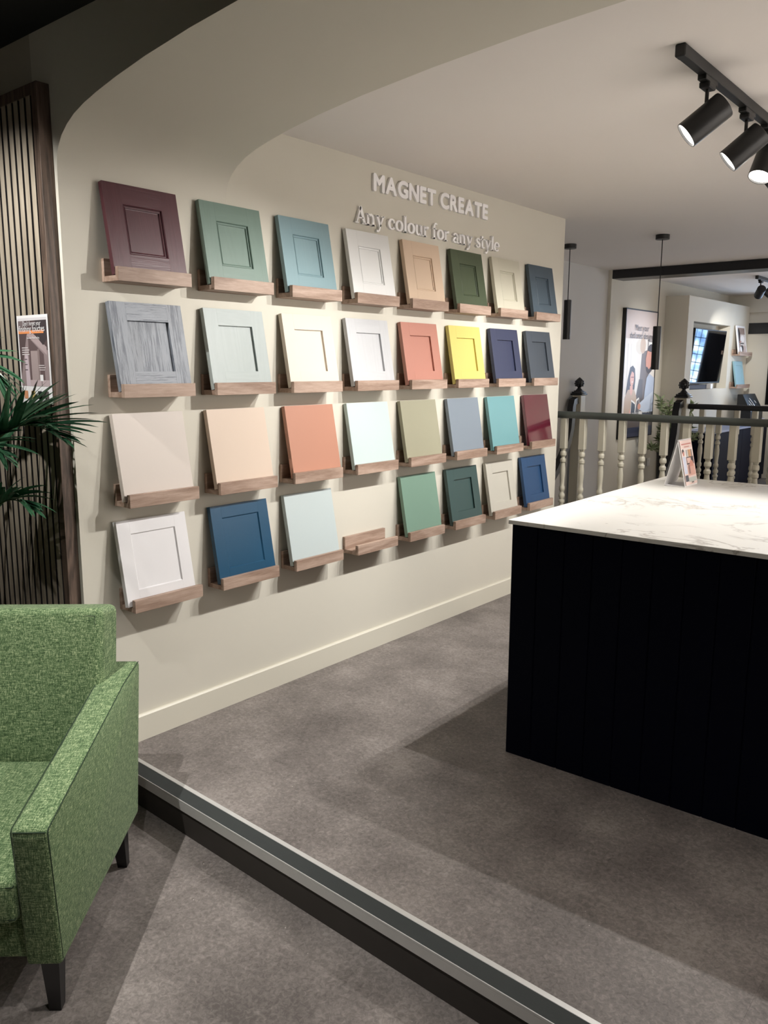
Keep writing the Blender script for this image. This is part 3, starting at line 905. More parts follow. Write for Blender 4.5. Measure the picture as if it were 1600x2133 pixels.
def cushion(name, x0, x1, y0, y1, z0, z1, bev, puff, axis, Mx=None):
    b = MB()
    b.box(x0, x1, y0, y1, z0, z1, bev, 5)
    bmesh.ops.subdivide_edges(b.bm, edges=[e for e in b.bm.edges if e.calc_length() > 0.1], cuts=10, use_grid_fill=True)
    cx, cy, cz = (x0 + x1) / 2, (y0 + y1) / 2, (z0 + z1) / 2
    hx, hy, hz = (x1 - x0) / 2, (y1 - y0) / 2, (z1 - z0) / 2
    for v in b.bm.verts:
        u = [(v.co.x - cx) / hx, (v.co.y - cy) / hy, (v.co.z - cz) / hz]
        o = [k for k in range(3) if k != axis]
        v.co[axis] += puff * u[axis] * (1 - u[o[0]] ** 4) * (1 - u[o[1]] ** 4)
        if Mx is not None: v.co = Mx @ v.co
    return add(name, b.mesh(name, M['fabric'], 60), ch)
def ring_tube(pts, r=0.0018):
    s = MB(); s.tube(pts + [pts[0]], r, 6, False)
    return s.mesh('seam', M['seam'], 60)
seat = cushion('seat_cushion', 0.06, 0.685, -CW + 0.086, -0.086, 0.274, 0.388, 0.022, 0.012, 2)
yA, yB = -CW + 0.092, -0.092
add('seam', ring_tube([(0.683, yA, 0.371), (0.683, yB, 0.371), (0.1, yB, 0.371), (0.1, yA, 0.371)]), seat)
add('seam', ring_tube([(0.683, yA, 0.291), (0.683, yB, 0.291), (0.1, yB, 0.291), (0.1, yA, 0.291)]), seat)
bk = Matrix.Translation((0.10, 0, 0.37)) @ Matrix.Rotation(math.radians(-11), 4, 'Y')
back = cushion('back_cushion', -0.125, 0.03, -CW + 0.078, -0.062, 0.0, 0.462, 0.022, 0.012, 0, bk)
pp = [bk @ Vector(p) for p in ((0.0305, -CW + 0.098, 0.022), (0.0305, -0.084, 0.022), (0.0305, -0.084, 0.440), (0.0305, -CW + 0.098, 0.440))]
add('seam', ring_tube([tuple(p) for p in pp]), back)
b = MB(); b.prism([(-0.01, 0.158), (0.05, 0.158), (0.05, 0.40), (-0.07, 0.74), (-0.12, 0.74)], 1, -CW + 0.084, -0.084, 0.01, 2)
add('back_frame', b.mesh('back_frame', M['fabric'], 50), ch)
for (lx_, ly_, tx, ty) in ((0.60, -0.047, 0.605, -0.043), (0.60, -CW + 0.047, 0.605, -CW + 0.043), (0.055, -0.05, 0.035, -0.045), (0.055, -CW + 0.05, 0.035, -CW + 0.045)):
    b = MB()
    r0, r1 = 0.023, 0.014
    lo = [b.bm.verts.new((tx + sx * r1, ty + sy * r1, 0)) for sx, sy in ((-1, -1), (1, -1), (1, 1), (-1, 1))]
    hi = [b.bm.verts.new((lx_ + sx * r0, ly_ + sy * r0, 0.162)) for sx, sy in ((-1, -1), (1, -1), (1, 1), (-1, 1))]
    b.face(lo[::-1]); b.face(hi)
    for k in range(4): b.face([lo[k], lo[(k + 1) % 4], hi[(k + 1) % 4], hi[k]])
    add('leg', b.mesh('leg', M['leg']), ch)

# ------------------------------------------------------------------ palm behind the armchair
PALM0 = Vector((-0.36, -0.50, ZL))
pl = thing('potted_palm', 'potted palm with long arching dark green fronds behind the armchair', 'potted plant', PALM0)
b = MB(); b.lathe([(0.11, 0.0), (0.118, 0.005), (0.14, 0.30), (0.146, 0.31), (0.146, 0.325), (0.132, 0.325), (0.128, 0.30)], seg=28)
add('pot', b.mesh('pot', M['pot'], 40), pl)
b = MB(); b.lathe([(0.126, 0.28), (0.126, 0.297), (0.06, 0.305), (0.01, 0.308)], seg=20)
add('soil', b.mesh('soil', M['soil'], 60), pl)
def frond(base, ctrl, tip, n_leaf, leaf_len, droop, seed, start=0.22):
    rnd = random.Random(seed)
    b0, c0, t0 = Vector(base) - PALM0, Vector(ctrl) - PALM0, Vector(tip) - PALM0
    def P(s): return b0 * (1 - s) ** 2 + c0 * 2 * s * (1 - s) + t0 * s * s
    def Tn(s): return ((c0 - b0) * 2 * (1 - s) + (t0 - c0) * 2 * s).normalized()
    pts = [P(i / 18) for i in range(19)]
    b = MB(); b.tube(pts, [0.0055 * (1 - 0.8 * i / 18) for i in range(19)], 6)
    fo = add('frond', b.mesh('frond', M['stem'], 60), pl)
    for k in range(n_leaf):
        s = start + (1 - start) * (k // 2 + 0.5) / (n_leaf / 2)
        sd = 1 if k % 2 else -1
        p, t = P(s), Tn(s)
        up = Vector((0, 0, 1))
        sidev = t.cross(up).normalized()
        upv = sidev.cross(t).normalized()
        ang = math.radians(40 - 24 * s + rnd.uniform(-6, 6))
        ln = leaf_len * (0.55 + 0.75 * math.sin(math.pi * min(1, 0.15 + 0.8 * s))) * rnd.uniform(0.85, 1.1) * (0.62 if s > 0.9 else 1)
        d = (t * math.cos(ang) + sidev * sd * math.sin(ang) + upv * rnd.uniform(0.12, 0.38)).normalized()
        wv = d.cross(upv).normalized()
        wv = (wv * math.cos(rnd.uniform(-0.5, 0.5)) + upv * math.sin(rnd.uniform(-0.6, 0.6))).normalized()
        nrm = wv.cross(d)
        hw = 0.0080 * rnd.uniform(0.85, 1.2)
        b = MB()
        prev = None
        ns_ = 7
        for i in range(ns_ + 1):
            q = i / ns_
            c = p + d * ln * q + Vector((0, 0, -1)) * droop * ln * q * q
            wd = hw * (0.35 + 1.0 * math.sin(math.pi * (0.12 + 0.62 * q))) * (1 - q) ** 0.4
            row = [b.bm.verts.new(c - wv * wd + nrm * wd * 0.35), b.bm.verts.new(c), b.bm.verts.new(c + wv * wd + nrm * wd * 0.35)]
            if prev:
                b.face([prev[0], prev[1], row[1], row[0]]); b.face([prev[1], prev[2], row[2], row[1]])
            prev = row
        add('leaflet', b.mesh('leaflet', M['palm'], 60, fix=False), fo)
    return fo
PB = (-0.34, -0.48, 0.22)
frond(PB, (-0.20, -0.42, 1.42), (0.27, -0.33, 1.19), 60, 0.24, 0.14, 1, 0.40)
frond(PB, (-0.36, -0.44, 1.75), (0.00, -0.37, 1.34), 44, 0.17, 0.30, 2, 0.5)
frond(PB, (-0.25, -0.46, 1.32), (0.06, -0.42, 1.13), 46, 0.20, 0.25, 3, 0.4)
frond(PB, (-0.26, -0.36, 1.08), (-0.02, -0.31, 0.95), 40, 0.17, 0.30, 4, 0.4)
frond(PB, (-0.45, -0.60, 1.35), (-0.75, -0.75, 1.30), 30, 0.18, 0.35, 5, 0.42)
frond(PB, (-0.50, -0.40, 1.2), (-0.85, -0.36, 1.05), 30, 0.17, 0.35, 6, 0.42)
frond(PB, (-0.30, -0.65, 1.5), (-0.15, -0.95, 1.35), 30, 0.17, 0.35, 7, 0.45)

# ------------------------------------------------------------------ leaflet poster on the slats
PO = thing('advert_card', 'upright white-bordered printed card reading finishing touches on the slatted panel', 'poster', (-0.238, -0.14 - T_P - 0.0005, 1.279))
PW, PH = 0.206, 0.296
add('card', MB().box(0, PW, -0.004, -0.001, 0, PH, 0.0006).mesh('card', M['paper']), PO)
def fr_slat(u, v, k): return Vector((PW * u, -0.0042 - 0.00004 * k, PH * v))
sh = [((214, 210, 212), rect(.03, .945, .97, .97)),
      ((92, 78, 78), rect(.04, .2, .96, .94)),
      ((120, 108, 108), [(.04, .94), (.22, .94), (.3, .83), (.04, .83)]),
      ((150, 134, 134), [(.04, .2), (.04, .3), (.3, .78), (.96, .6), (.96, .2)]),
      ((176, 158, 158), [(.42, .83), (.3, .78), (.92, .55), (.92, .64)]),
      ((104, 88, 88), [(.34, .76), (.82, .56), (.82, .27), (.34, .27)]),
      ((166, 150, 148), rect(.40, .27, .62, .6)), ((140, 124, 122), rect(.62, .27, .68, .62)),
      ((70, 62, 64), [(.96, .94), (.6, .94), (.5, .82), (.82, .66), (.96, .74)]),
      ((200, 184, 190), [(.2, .2), (.2, .56), (.3, .56), (.34, .2)]), ((84, 74, 76), rect(.18, .5, .27, .51)), ((84, 74, 76), rect(.18, .44, .27, .45)), ((84, 74, 76), rect(.18, .38, .27, .39)),
      ((188, 170, 172), [(.34, .2), (.34, .27), (.96, .27), (.96, .2)]), ((238, 236, 236), rect(.66, .26, .76, .33)), ((60, 52, 54), rect(.7, .2, .715, .26)),
      ((236, 152, 96), rect(.04, .795, .86, .83)),
      ((222, 214, 214), rect(.12, .63, .32, .64)), ((222, 214, 214), rect(.12, .605, .36, .615)), ((222, 214, 214), rect(.12, .58, .34, .59)), ((222, 214, 214), rect(.12, .555, .36, .565)),
      ((206, 196, 196), rect(.64, .43, .82, .44)), ((206, 196, 196), rect(.64, .405, .86, .415)), ((206, 196, 196), rect(.66, .38, .84, .39)),
      ((212, 148, 110), rect(.1, .055, .22, .145)), ((206, 178, 120), rect(.34, .055, .46, .145)), ((34, 34, 38), rect(.56, .055, .68, .145)), ((92, 86, 84), rect(.78, .055, .9, .145)),
      ((170, 166, 166), rect(.57, .03, .67, .036)), ((170, 166, 166), rect(.79, .03, .9, .036))]
picture('printed_picture', sh, fr_slat, PO)
def print_text(body, size, offset, center, mat, parent, Mx, sx=1.0):
    me = text_mesh(body, size, 0.0, 0.0, 'CENTER', sx)
    me.transform(Matrix.Translation(center) @ Mx)
    me.materials.clear(); me.materials.append(mat)
    return add('printed_text', me, parent)
MXF = Matrix(((1, 0, 0, 0), (0, 0, -1, 0), (0, 1, 0, 0), (0, 0, 0, 1)))      # text facing -y
print_text("Don't forget your", 0.021, 0.0004, (PW * 0.5, -0.0060, PH * 0.885), M['paper'], PO, MXF, 0.8)
print_text("finishing touches", 0.030, 0.0007, (PW * 0.49, -0.0060, PH * 0.815), M['paper'], PO, MXF, 0.86)
print_text("Decorative Wood Panelling", 0.0105, 0.0001, (PW * 0.52, -0.0060, PH * 0.735), M['paper'], PO, MXF, 0.72)

# ------------------------------------------------------------------ balustrades
def baluster_mesh(z_top):
    b = MB()
    b.box(-0.021, 0.021, -0.021, 0.021, 0.0, 0.17, 0.002)
    b.box(-0.021, 0.021, -0.021, 0.021, 0.872, z_top, 0.003)
    prof = [(0.021, 0.17), (0.016, 0.178), (0.016, 0.186), (0.022, 0.20), (0.022, 0.212), (0.014, 0.225), (0.013, 0.24), (0.020, 0.30), (0.0215, 0.36), (0.018, 0.44), (0.0145, 0.50),
            (0.0205, 0.506), (0.0205, 0.520), (0.014, 0.526), (0.014, 0.534), (0.021, 0.545), (0.021, 0.56), (0.013, 0.572), (0.013, 0.582), (0.0195, 0.592), (0.0195, 0.612),
            (0.0135, 0.622), (0.0155, 0.66), (0.0195, 0.70), (0.019, 0.735), (0.015, 0.765), (0.0145, 0.776), (0.0205, 0.784), (0.0205, 0.80), (0.013, 0.81), (0.013, 0.818), (0.021, 0.828), (0.0215, 0.842), (0.019, 0.852), (0.013, 0.858), (0.0165, 0.864), (0.0165, 0.874)]
    b.lathe(prof, seg=14)
    return b.mesh('baluster', M['balu'], 35)
bal_me = baluster_mesh(1.085)
def handrail_x(x0, x1, y, ztop, mat, parent, o=(0, 0, 0)):
    h = 0.044
    pts = [(y - 0.028, ztop - 0.016), (y - 0.03, ztop - 0.028), (y - 0.024, ztop - h), (y + 0.024, ztop - h), (y + 0.03, ztop - 0.028), (y + 0.028, ztop - 0.016), (y + 0.016, ztop - 0.003), (y, ztop), (y - 0.016, ztop - 0.003)]
    b = MB(); b.prism(pts, 0, x0, x1)
    return add('handrail', b.mesh('handrail', mat, 50), parent)
nb = thing('balustrade', 'nearer balustrade with turned stone-coloured spindles and a charcoal handrail behind the island', 'balustrade', (0, 3.40, 0))
handrail_x(-0.07, 2.35, 0.0, 1.122, M['railgrey'], nb)
add('bottom_rail', MB().box(-0.07, 2.35, -0.03, 0.03, 0.0, 0.02, 0.003).mesh('bottom_rail', M['balu']), nb)
for k in range(17): add('baluster', bal_me, nb, (0.012 + 0.1365 * k, 0, 0.0))
fb = thing('balustrade', 'farther balustrade across the landing with a black handrail', 'balustrade', (0, 5.45, 0))
handrail_x(0.12, 2.3, 0.0, 1.112, M['blackwood'], fb)
add('bottom_rail', MB().box(0.12, 2.3, -0.03, 0.03, 0.0, 0.02, 0.003).mesh('bottom_rail', M['balu']), fb)
for k in range(15): add('baluster', bal_me, fb, (0.235 + 0.1405 * k, 0, 0.0))
def newel(label, x, y):
    t = thing('newel_post', label, 'newel post', (x, y, -0.2), 0, 'newel posts at the head of the stairs')
    add('post', MB().box(-0.045, 0.045, -0.045, 0.045, 0.0, 1.36, 0.003).mesh('post', M['balu']), t)
    b = MB(); b.box(-0.058, 0.058, -0.058, 0.058, 1.36, 1.376, 0.005, 2); b.box(-0.05, 0.05, -0.05, 0.05, 1.376, 1.392, 0.005, 2)
    b.box(-0.036, 0.036, -0.036, 0.036, 1.392, 1.402, 0.004, 2)
    add('cap', b.mesh('cap', M['blackwood'], 40), t)
    b = MB()
    b.lathe([(0.034, 1.402), (0.026, 1.412), (0.016, 1.424), (0.014, 1.43), (0.022, 1.437), (0.036, 1.452), (0.0405, 1.466), (0.040, 1.480), (0.034, 1.494), (0.022, 1.507), (0.010, 1.517), (0.002, 1.523)], seg=18)
    # leaf ridges of the acorn finial
    for k in range(9):
        a = 2 * math.pi * k / 9
        for zz, rr in ((1.448, 0.034), (1.466, 0.0395), (1.484, 0.036)):
            c = Vector((math.cos(a + zz * 40) * rr, math.sin(a + zz * 40) * rr, zz))
            b.box(c.x - 0.006, c.x + 0.006, c.y - 0.006, c.y + 0.006, c.z - 0.009, c.z + 0.009, 0.004, 1)
    add('finial', b.mesh('finial', M['blackwood'], 40), t)
    return t
newel('newel post with black acorn finial against the grey stair wall', -0.895, 5.43)
newel('newel post with black acorn finial joining the farther balustrade', 0.072, 5.43)
def stair_rail(label, x):
    t = thing('stair_handrail', label, 'handrail', (x, 5.371, 0.0), 0, 'black handrails going down the stairs')
    path = [(0, 1.115), (-0.06, 1.10), (-0.075, 1.05), (-0.08, 0.95), (-0.09, 0.86), (-0.13, 0.75), (-0.2, 0.64), (-0.33, 0.50), (-0.6, 0.28), (-1.0, -0.06), (-1.6, -0.57)]
    b = MB()
    prev = None
    for i, (yy, zz) in enumerate(path):
        p0 = Vector(path[max(i - 1, 0)]); p1 = Vector(path[min(i + 1, len(path) - 1)])
        tt = (p1 - p0).normalized(); n = Vector((-tt.y, tt.x)) * 0.03
        row = [b.bm.verts.new((sx * 0.028, yy + n.x * s, zz + n.y * s)) for sx, s in ((-1, -1), (1, -1), (1, 1), (-1, 1))]
        if prev:
            for k in range(4): b.face([prev[k], prev[(k + 1) % 4], row[(k + 1) % 4], row[k]])
        else: b.face(row[::-1])
        prev = row
    b.face(prev)
    add('rail', b.mesh('rail', M['blackwood'], 40), t)
    bal = MB()
    return t
stair_rail('black swan-neck handrail going down along the grey stair wall', -0.895)
stair_rail('black swan-neck handrail going down from the right newel post', 0.072)
stp = MB()
for k in range(8):
    stp.box(-0.96, 0.12, 5.45 - 0.24 * (k + 1), 5.5 - 0.24 * k, -0.19 * (k + 1) - 0.19, -0.19 * (k + 1))
struct('floor_stairs', stp.mesh('floor_stairs', M['riser']))

# pendants
def pendant(label, x, y, zt, zb):
    t = thing('pendant_lamp', label, 'pendant lamp', (x, y, H), 0, 'black tube pendants over the stairs')
    b = MB(); b.cyl((0, 0, -0.032), (0, 0, -0.0003), 0.048, 28)
    add('ceiling_rose', b.mesh('ceiling_rose', M['black'], 40), t)
    b = MB(); b.tube([(0, 0, -0.03), (0, 0, zt - H)], 0.0035, 8)
    add('cord', b.mesh('cord', M['black'], 40), t)
    b = MB(); b.lathe([(0.026, zb - H), (0.0285, zb - H), (0.0285, zt - H - 0.002), (0.026, zt - H)], seg=28)
    add('lamp_tube', b.mesh('lamp_tube', M['black'], 40), t)
pendant('black tube pendant hanging lower, beside the poster', 0.247, 4.314, 1.706, 1.397)
pendant('black tube pendant hanging beside the end of the colour wall', -0.479, 4.327, 1.926, 1.627)

# ------------------------------------------------------------------ poster on the far wall
FP = thing('framed_poster', 'tall black-framed poster of two people reading Meet your dedicated designer', 'poster', (XW, 6.385, 0.685))
QW, QH = 0.835, 1.318
b = MB()
b.box(0.0005, 0.04, 0, 0.012, 0, QH); b.box(0.0005, 0.04, QW - 0.012, QW, 0, QH)
b.box(0.0005, 0.04, 0.012, QW - 0.012, 0, 0.012); b.box(0.0005, 0.04, 0.012, QW - 0.012, QH - 0.012, QH)
add('frame', b.mesh('frame', M['black']), FP)
add('print_board', MB().box(0.0005, 0.034, 0.012, QW - 0.012, 0.012, QH - 0.012).mesh('print_board', M['paper']), FP)
def fr_far(u, v, k): return Vector((0.0345 + 0.00012 * k, 0.012 + (QW - 0.024) * u, 0.012 + (QH - 0.024) * v))
sk1, sk2 = (214, 160, 142), (206, 144, 122)
sh = [((206, 190, 184), rect(0, 0, 1, 1)),
      ((226, 220, 214), rect(0, .08, 1, .78)),
      ((200, 196, 192), rect(.1, .2, .115, .74)), ((206, 202, 198), rect(.2, .2, .21, .74)),
      ((112, 98, 92), [(.48, .2), (.55, .68), (.8, .7), (.8, .2)]),
      ((86, 74, 70), [(.36, .2), (.5, .46), (.62, .46), (.66, .2)]),
      ((214, 206, 196), oval(.5, .72, .15, .06)), ((196, 172, 152), oval(.57, .73, .09, .065)),
      ((150, 140, 136), rect(.72, .66, .98, .78)), ((236, 234, 230), rect(.76, .68, .92, .76)),
      # woman
      ((56, 40, 38), [(.10, .34), (.14, .46), (.2, .555), (.28, .57), (.35, .545), (.38, .46), (.36, .34), (.3, .30), (.16, .30)]),
      ((186, 160, 136), [(.06, .14), (.08, .32), (.16, .38), (.36, .38), (.44, .32), (.46, .16), (.3, .1)]),
      (sk1, [(.22, .36), (.22, .41), (.31, .41), (.31, .36), (.27, .33)]),
      (sk1, oval(.275, .47, .062, .066)),
      ((56, 40, 38), [(.2, .49), (.22, .545), (.3, .555), (.35, .52), (.33, .51), (.26, .525), (.22, .49)]),
      ((120, 70, 66), rect(.24, .475, .33, .482)), ((250, 244, 240), rect(.265, .437, .305, .443)),
      ((64, 88, 122), [(.1, .02), (.12, .15), (.4, .15), (.42, .02)]),
      # man
      ((60, 46, 42), oval(.84, .685, .12, .06)),
      (sk2, [(.7, .56), (.68, .62), (.72, .69), (.84, .7), (.92, .64), (.9, .55), (.8, .51)]),
      ((60, 44, 40), [(.7, .56), (.72, .53), (.8, .5), (.9, .53), (.88, .57), (.8, .54), (.74, .56)]),
      ((60, 46, 42), [(.72, .69), (.8, .735), (.95, .71), (.96, .62), (.9, .62), (.86, .68)]),
      ((180, 192, 214), [(.66, .16), (.7, .36), (.74, .47), (.82, .505), (1.0, .47), (1.0, .16)]),
      ((198, 208, 226), [(.52, .22), (.56, .27), (.74, .31), (.98, .36), (.96, .22), (.7, .19)]),
      ((30, 34, 48), rect(.66, .02, 1.0, .19)),
      (sk2, oval(.5, .25, .06, .03)), (sk1, oval(.3, .2, .07, .028)),
      # books
      ((236, 232, 228), [(.27, .2), (.28, .3), (.4, .275), (.44, .2), (.4, .15)]), ((44, 42, 46), [(.28, .19), (.29, .285), (.4, .26), (.43, .19), (.38, .13)]),
      ((236, 232, 228), [(.4, .2), (.44, .3), (.52, .315), (.56, .25), (.54, .15), (.46, .13)]), ((92, 84, 84), [(.42, .19), (.46, .285), (.52, .3), (.55, .24), (.53, .15), (.46, .14)]),
      (sk2, oval(.54, .24, .05, .025)),
      ((88, 78, 72), rect(.0, .0, 1.0, .135)), ((64, 66, 84), rect(0, .0, 1, .06)), ((46, 50, 70), rect(0, .03, 1, .075))]
picture('printed_picture', sh, fr_far, FP)
MXW = WALLROT
ink = pm('poster_ink', (58, 50, 50))
print_text('Meet your', 0.088, 0.0006, (0.042, QW * 0.5, QH * 0.838), ink, FP, MXW, 0.95)
print_text('dedicated designer', 0.088, 0.0006, (0.042, QW * 0.52, QH * 0.778), ink, FP, MXW, 0.95)
print_text('Your expert, your guide, your go-to. From your very', 0.029, 0.0006, (0.042, QW * 0.5, QH * 0.19), M['paper'], FP, MXW)
print_text('first chat to the final finishing, your designer', 0.029, 0.0006, (0.042, QW * 0.5, QH * 0.165), M['paper'], FP, MXW)
print_text('is with you the whole way.', 0.029, 0.0006, (0.042, QW * 0.5, QH * 0.14), M['paper'], FP, MXW)

# ------------------------------------------------------------------ television bay
XB = -0.67
NY0, NY1, NZ0, NZ1 = 7.68, 8.955, 1.17, 1.92
b = MB()
b.box(XW, XB, 7.5, NY0, 0, 2.187); b.box(XW, XB, NY1, 9.70, 0, 2.187)
b.box(XW, XB, NY0, NY1, 0, NZ0); b.box(XW, XB, NY0, NY1, NZ1, 2.187)
b.box(XW, XB - 0.14, NY0, NY1, NZ0, NZ1)
struct('wall_bay', b.mesh('wall_bay', M['wall']))
tv = thing('television', 'black flat television tilted forward in the wall recess', 'television', (XB - 0.055, 8.25, 1.235))
tv.rotation_euler = (0, math.radians(4.5), 0)
tv.location.y = 8.285
TVW, TVH = 1.09, 0.62
add('casing', MB().box(-0.03, 0.012, -TVW / 2, TVW / 2, 0, TVH, 0.004).mesh('casing', M['black']), tv)
add('screen', MB().box(0.0121, 0.0135, -TVW / 2 + 0.012, TVW / 2 - 0.012, 0.018, TVH - 0.012).mesh('screen', M['glass_dark']), tv)
b = MB(); b.box(-0.075, -0.03, -0.12, 0.12, 0.2, 0.42)
add('wall_bracket', b.mesh('wall_bracket', M['black']), tv)
sb_ = thing('sound_bar', 'slim grey soundbar lying on the recess sill under the television', 'sound bar', (XB - 0.07, 8.05, NZ0))
add('body', MB().box(-0.04, 0.03, -0.34, 0.3, 0.0004, 0.05, 0.006).mesh('body', pm('soundbar_cloth', (92, 94, 104), 0.8)), sb_)
add('end_panel', MB().box(-0.04, 0.031, 0.3, 0.315, 0.0004, 0.05, 0.002).mesh('end_panel', M['black']), sb_)
wb = thing('white_cube', 'small white box on the recess sill', 'box', (XB - 0.04, 8.46, NZ0))
add('case', MB().box(-0.03, 0.03, -0.035, 0.035, 0.0004, 0.052, 0.004, 2).mesh('case', M['white']), wb)
add('lid', MB().box(-0.031, 0.031, -0.036, 0.036, 0.052, 0.058, 0.002).mesh('lid', M['white']), wb)
# two ledges beside the television
def far_ledge(label, z): return ledge(label, 9.085, z, xoff=XB, sy=1.7, group='ledges beside the television')
far_ledge('upper small oak ledge beside the television, holding a photo panel', 1.565)
far_ledge('lower small oak ledge beside the television, holding the light blue door', 1.165)
sample_door('light blue framed sample door on the ledge beside the television', 9.12, 1.165, (150, 200, 214), 'slim', 0.0, 0.42, xoff=XB, wid=0.34, hgt=0.315)
ph_ = thing('photo_panel', 'white-bordered photo panel leaning on the ledge beside the television', 'picture', (XB + 0.0795, 9.11, 1.565 + 0.0212))
ph_.rotation_euler = (0, -math.atan2(0.055, 0.345), 0)
add('board', MB().box(-0.014, 0, 0, 0.34, 0, 0.35, 0.001).mesh('board', M['paper']), ph_)
def fr_ph(u, v, k): return Vector((0.0004 + 0.0001 * k, 0.34 * u, 0.35 * v))
sh = [((150, 130, 120), rect(.12, .06, .92, .93)), ((206, 196, 190), rect(.3, .3, .92, .7)), ((232, 226, 222), oval(.6, .55, .22, .12)), ((48, 40, 40), [(.12, .4), (.14, .9), (.28, .88), (.36, .7), (.24, .4)]),
      ((176, 120, 110), rect(.2, .42, .4, .46)), ((56, 52, 56), oval(.45, .22, .16, .1)), ((236, 234, 232), oval(.3, .17, .12, .1)), ((62, 58, 60), rect(.3, .36, .7, .4)), ((196, 176, 168), rect(.62, .06, .92, .3))]
picture('printed_picture', sh, fr_ph, ph_)

# sideboard below the television
SB = thing('sideboard', 'long navy sideboard standing under the television bay', 'cabinet', (XB + 0.001, 7.62, 0))
add('body', MB().box(0, 0.31, 0, 2.06, 0.0, 0.70).mesh('body', M['navyfar']), SB)
for k in range(4):
    dr = add('cabinet_door', MB().box(0.31, 0.328, k * 0.515 + 0.002, k * 0.515 + 0.513, 0.06, 0.698, 0.0015).mesh('cabinet_door', M['navyfar']), SB)
add('worktop', MB().box(0, 0.335, -0.004, 2.065, 0.701, 0.722, 0.001).mesh('worktop', pm('pale_edge_top', (150, 158, 182), 0.4)), SB)
bxd = thing('handle_display', 'black sloping display board with slanted silver handles on the sideboard', 'display stand', (XB + 0.12, 9.05, 0.7225))
add('cabinet_case', MB().box(0.0, 0.17, 0.0, 0.52, 0.0, 0.16, 0.003).mesh('cabinet_case', M['black']), bxd)
b = MB(); b.prism([(0.0, 0.161), (0.17, 0.161), (0.06, 0.37), (0.0, 0.37)], 1, 0.0, 0.52)
add('sloping_board', b.mesh('sloping_board', M['black']), bxd)
for k, (y0, z0, ln) in enumerate(((0.06, 0.19, 0.08), (0.10, 0.22, 0.10), (0.17, 0.2, 0.16), (0.22, 0.2, 0.06), (0.33, 0.26, 0.04))):
    b = MB()
    def onb(y, z): return (0.17 - 0.11 * (z - 0.161) / 0.209 + 0.006, y, z)
    b.tube([onb(y0 + ln * 0.7, z0), onb(y0, z0 + ln * 0.75)], 0.0045, 8)
    add('handle', b.mesh('handle', M['alu'], 40), bxd)
for k, (c, dz, dy) in enumerate((((212, 220, 240), 0.0, 0.0), ((70, 96, 160), 0.016, 0.008), ((228, 232, 242), 0.032, -0.006), ((180, 192, 224), 0.046, 0.004))):
    t = thing('brochure', ['bottom pale brochure of the stack at the sideboard end', 'deep blue brochure in the stack at the sideboard end', 'white brochure in the stack at the sideboard end', 'top pale blue brochure of the stack at the sideboard end'][k], 'brochure', (XB + 0.30, 9.56 + dy, 0.7225 + dz), 0, 'brochures on the sideboard')
    add('pages', MB().box(-0.21, -0.001, -0.008, 0.09, 0.0015, 0.0125).mesh('pages', M['paper']), t)
    add('cover', MB().box(-0.212, 0.0, -0.01, 0.092, 0.0125, 0.0145).mesh('cover', pm('cover_%d' % k, c)), t)
    add('cover', MB().box(-0.212, 0.0, -0.01, 0.092, 0.0001, 0.0015).mesh('cover', pm('cover_%d' % k, c)), t)

# socket on the poster wall
so = thing('wall_socket', 'small white wall socket below the poster', 'socket', (XW, 7.26, 0.38))
add('plate', MB().box(0.0005, 0.009, -0.043, 0.043, -0.043, 0.043, 0.003, 2).mesh('plate', M['socket'], 40), so)
add('switch', MB().box(0.009, 0.013, -0.012, 0.012, 0.005, 0.028, 0.001).mesh('switch', M['socket']), so)

# leafy plant beside the bay
PT = Vector((-0.60, 7.08, 0.0))
lp = thing('leafy_plant', 'bushy small-leaved green plant in a black pot behind the newel post', 'potted plant', PT)
b = MB(); b.lathe([(0.13, 0.0), (0.14, 0.01), (0.155, 0.5), (0.16, 0.52), (0.145, 0.52), (0.14, 0.48)], seg=24)
add('pot', b.mesh('pot', M['pot'], 40), lp)
rnd = random.Random(11)
bs, bl = MB(), MB()
for k in range(26):
    a = rnd.uniform(0, 2 * math.pi); r = rnd.uniform(0.05, 0.3)
    p0 = Vector((0.06 * math.cos(a), 0.06 * math.sin(a), 0.48)); p2 = Vector((r * math.cos(a), r * math.sin(a), rnd.uniform(0.55, 1.13)))
    p1 = (p0 + p2) / 2 + Vector((0, 0, 0.1))
    pts = [p0 * (1 - s) ** 2 + p1 * 2 * s * (1 - s) + p2 * s * s for s in [i / 6 for i in range(7)]]
    bs.tube(pts, 0.0035, 5)
    for i in range(44):
        s = rnd.uniform(0.2, 1.0)
        p = p0 * (1 - s) ** 2 + p1 * 2 * s * (1 - s) + p2 * s * s
        d = Vector((rnd.uniform(-1, 1), rnd.uniform(-1, 1), rnd.uniform(-0.2, 0.9))).normalized()
        n = d.orthogonal().normalized()
        ln, hw = rnd.uniform(0.07, 0.11), 0.0125
        bl.poly([p, p + d * ln * 0.45 + n * hw, p + d * ln, p + d * ln * 0.45 - n * hw])
add('stems', bs.mesh('stems', M['bark'], 60), lp)
fo = add('foliage', bl.mesh('foliage', M['olive'], fix=False), lp)
fo['kind'] = 'stuff'

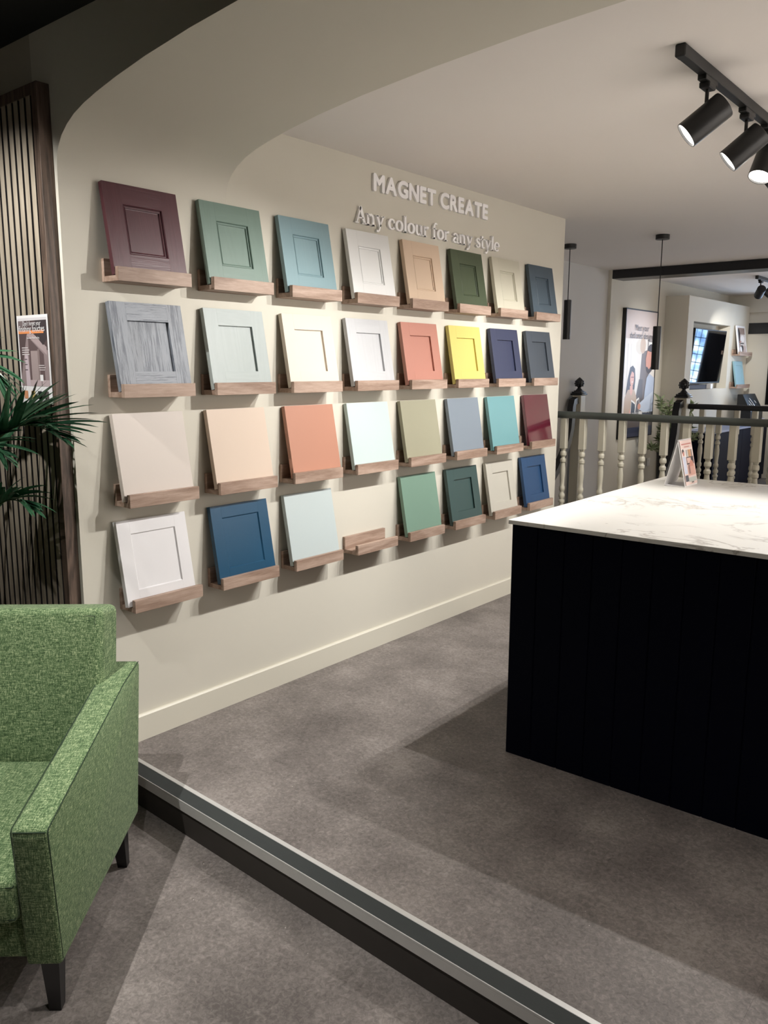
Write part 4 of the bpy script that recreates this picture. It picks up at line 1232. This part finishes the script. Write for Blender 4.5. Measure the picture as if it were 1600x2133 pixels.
# ------------------------------------------------------------------ lamps
track('long black lighting track on the pale ceiling along the colour wall', 1.582, 1.612, 0.945, 3.36, H)
WS = 'black spots on the track facing the colour wall'
for lab, y, ax, k, xx, wa in (('first black spotlight at the near end of the ceiling track', 1.185, (-0.69, -0.36, -0.62), 1.3, 1.595, 80),
        ('second black spotlight on the ceiling track', 1.60, (-0.69, -0.30, -0.64), 0.9, 1.595, 80),
        ('third black spotlight on the ceiling track, turned downwards at the right edge', 1.86, (-0.12, -0.45, -0.88), 1.2, 1.597, 90),
        ('fourth spotlight on the ceiling track, past the one turned downwards', 2.08, (-0.72, -0.10, -0.60), 0.7, 1.597, 78),
        ('fifth spotlight on the ceiling track', 2.38, (-0.72, -0.02, -0.60), 0.8, 1.597, 74),
        ('sixth spotlight on the ceiling track', 2.72, (-0.72, 0.0, -0.60), 0.75, 1.597, 74),
        ('seventh spotlight at the far end of the ceiling track', 3.15, (-0.72, -0.05, -0.60), 0.7, 1.597, 74)):
    spot_lamp(lab, WS, (xx, y, 2.185), ax, WATT_WALL * k, angle=wa, blend=0.65)
# added unseen track and spots, aimed at the right wall for bounce light
track('added black lighting track near the right wall, holding the bounce spots', 3.18, 3.21, 0.95, 3.36, H)
SS = 'added bounce spots on the right-hand track'
spot_lamp('near added bounce spotlight on the right-hand track', SS, (3.195, 1.3, 2.185), (0.6, 0.1, -0.75), WATT_FILL, z_track=2.305)
spot_lamp('far added bounce spotlight on the right-hand track', SS, (3.195, 2.8, 2.185), (0.6, 0.2, -0.75), WATT_FILL)
# above the armchair
track('black lighting track on the black ceiling above the armchair', -0.6, 2.9, -1.065, -1.035, HB)
NS = 'black spots on the black ceiling'
for x, ax, wt, lab in ((0.15, (-0.40, 0.87, -0.72), 1.15, 'leftmost'), (0.75, (-0.10, 0.06, -1.0), 2.0, 'second'), (1.55, (0.0, 0.2, -1), 0.55, 'third'), (2.35, (0.0, 0.1, -1), 0.55, 'rightmost')):
    spot_lamp('%s spotlight on the black ceiling track above the armchair' % lab, NS, (x, -1.05, HB - 0.155), ax, WATT_NEAR * wt, z_track=HB - 0.035, angle={'leftmost': 66, 'second': 76}.get(lab, 105), blend=0.9)
# far room
track('black lighting track beyond the black beam', 0.015, 0.045, 7.42, 9.3, H)
track('black lighting track beyond the beam, beside the landing', 0.985, 1.015, 6.5, 8.0, H)
FS = 'black spots beyond the beam'
spot_lamp('black spotlight just past the beam, lighting the poster', FS, (1.0, 6.75, 2.185), (-0.87, 0.02, -0.38), WATT_FAR * 1.2, angle=48, blend=0.9)
spot_lamp('black spotlight beyond the beam, lighting the ledges beside the television', FS, (0.03, 7.56, 2.185), (-0.45, 0.85, -0.42), WATT_FAR, angle=50, blend=0.8)
spot_lamp('added bounce spotlight beyond the beam, turned away from the television', FS, (0.03, 7.95, 2.185), (0.7, 0.15, -0.6), WATT_FAR * 4, angle=110)  # added fill: brightens the far room by bounce from the right
spot_lamp('last added bounce spotlight beyond the beam, turned away from the poster wall', FS, (0.03, 9.0, 2.185), (0.8, -0.3, -0.5), WATT_FAR * 4, angle=110)  # second added fill for the far room, also working by bounce
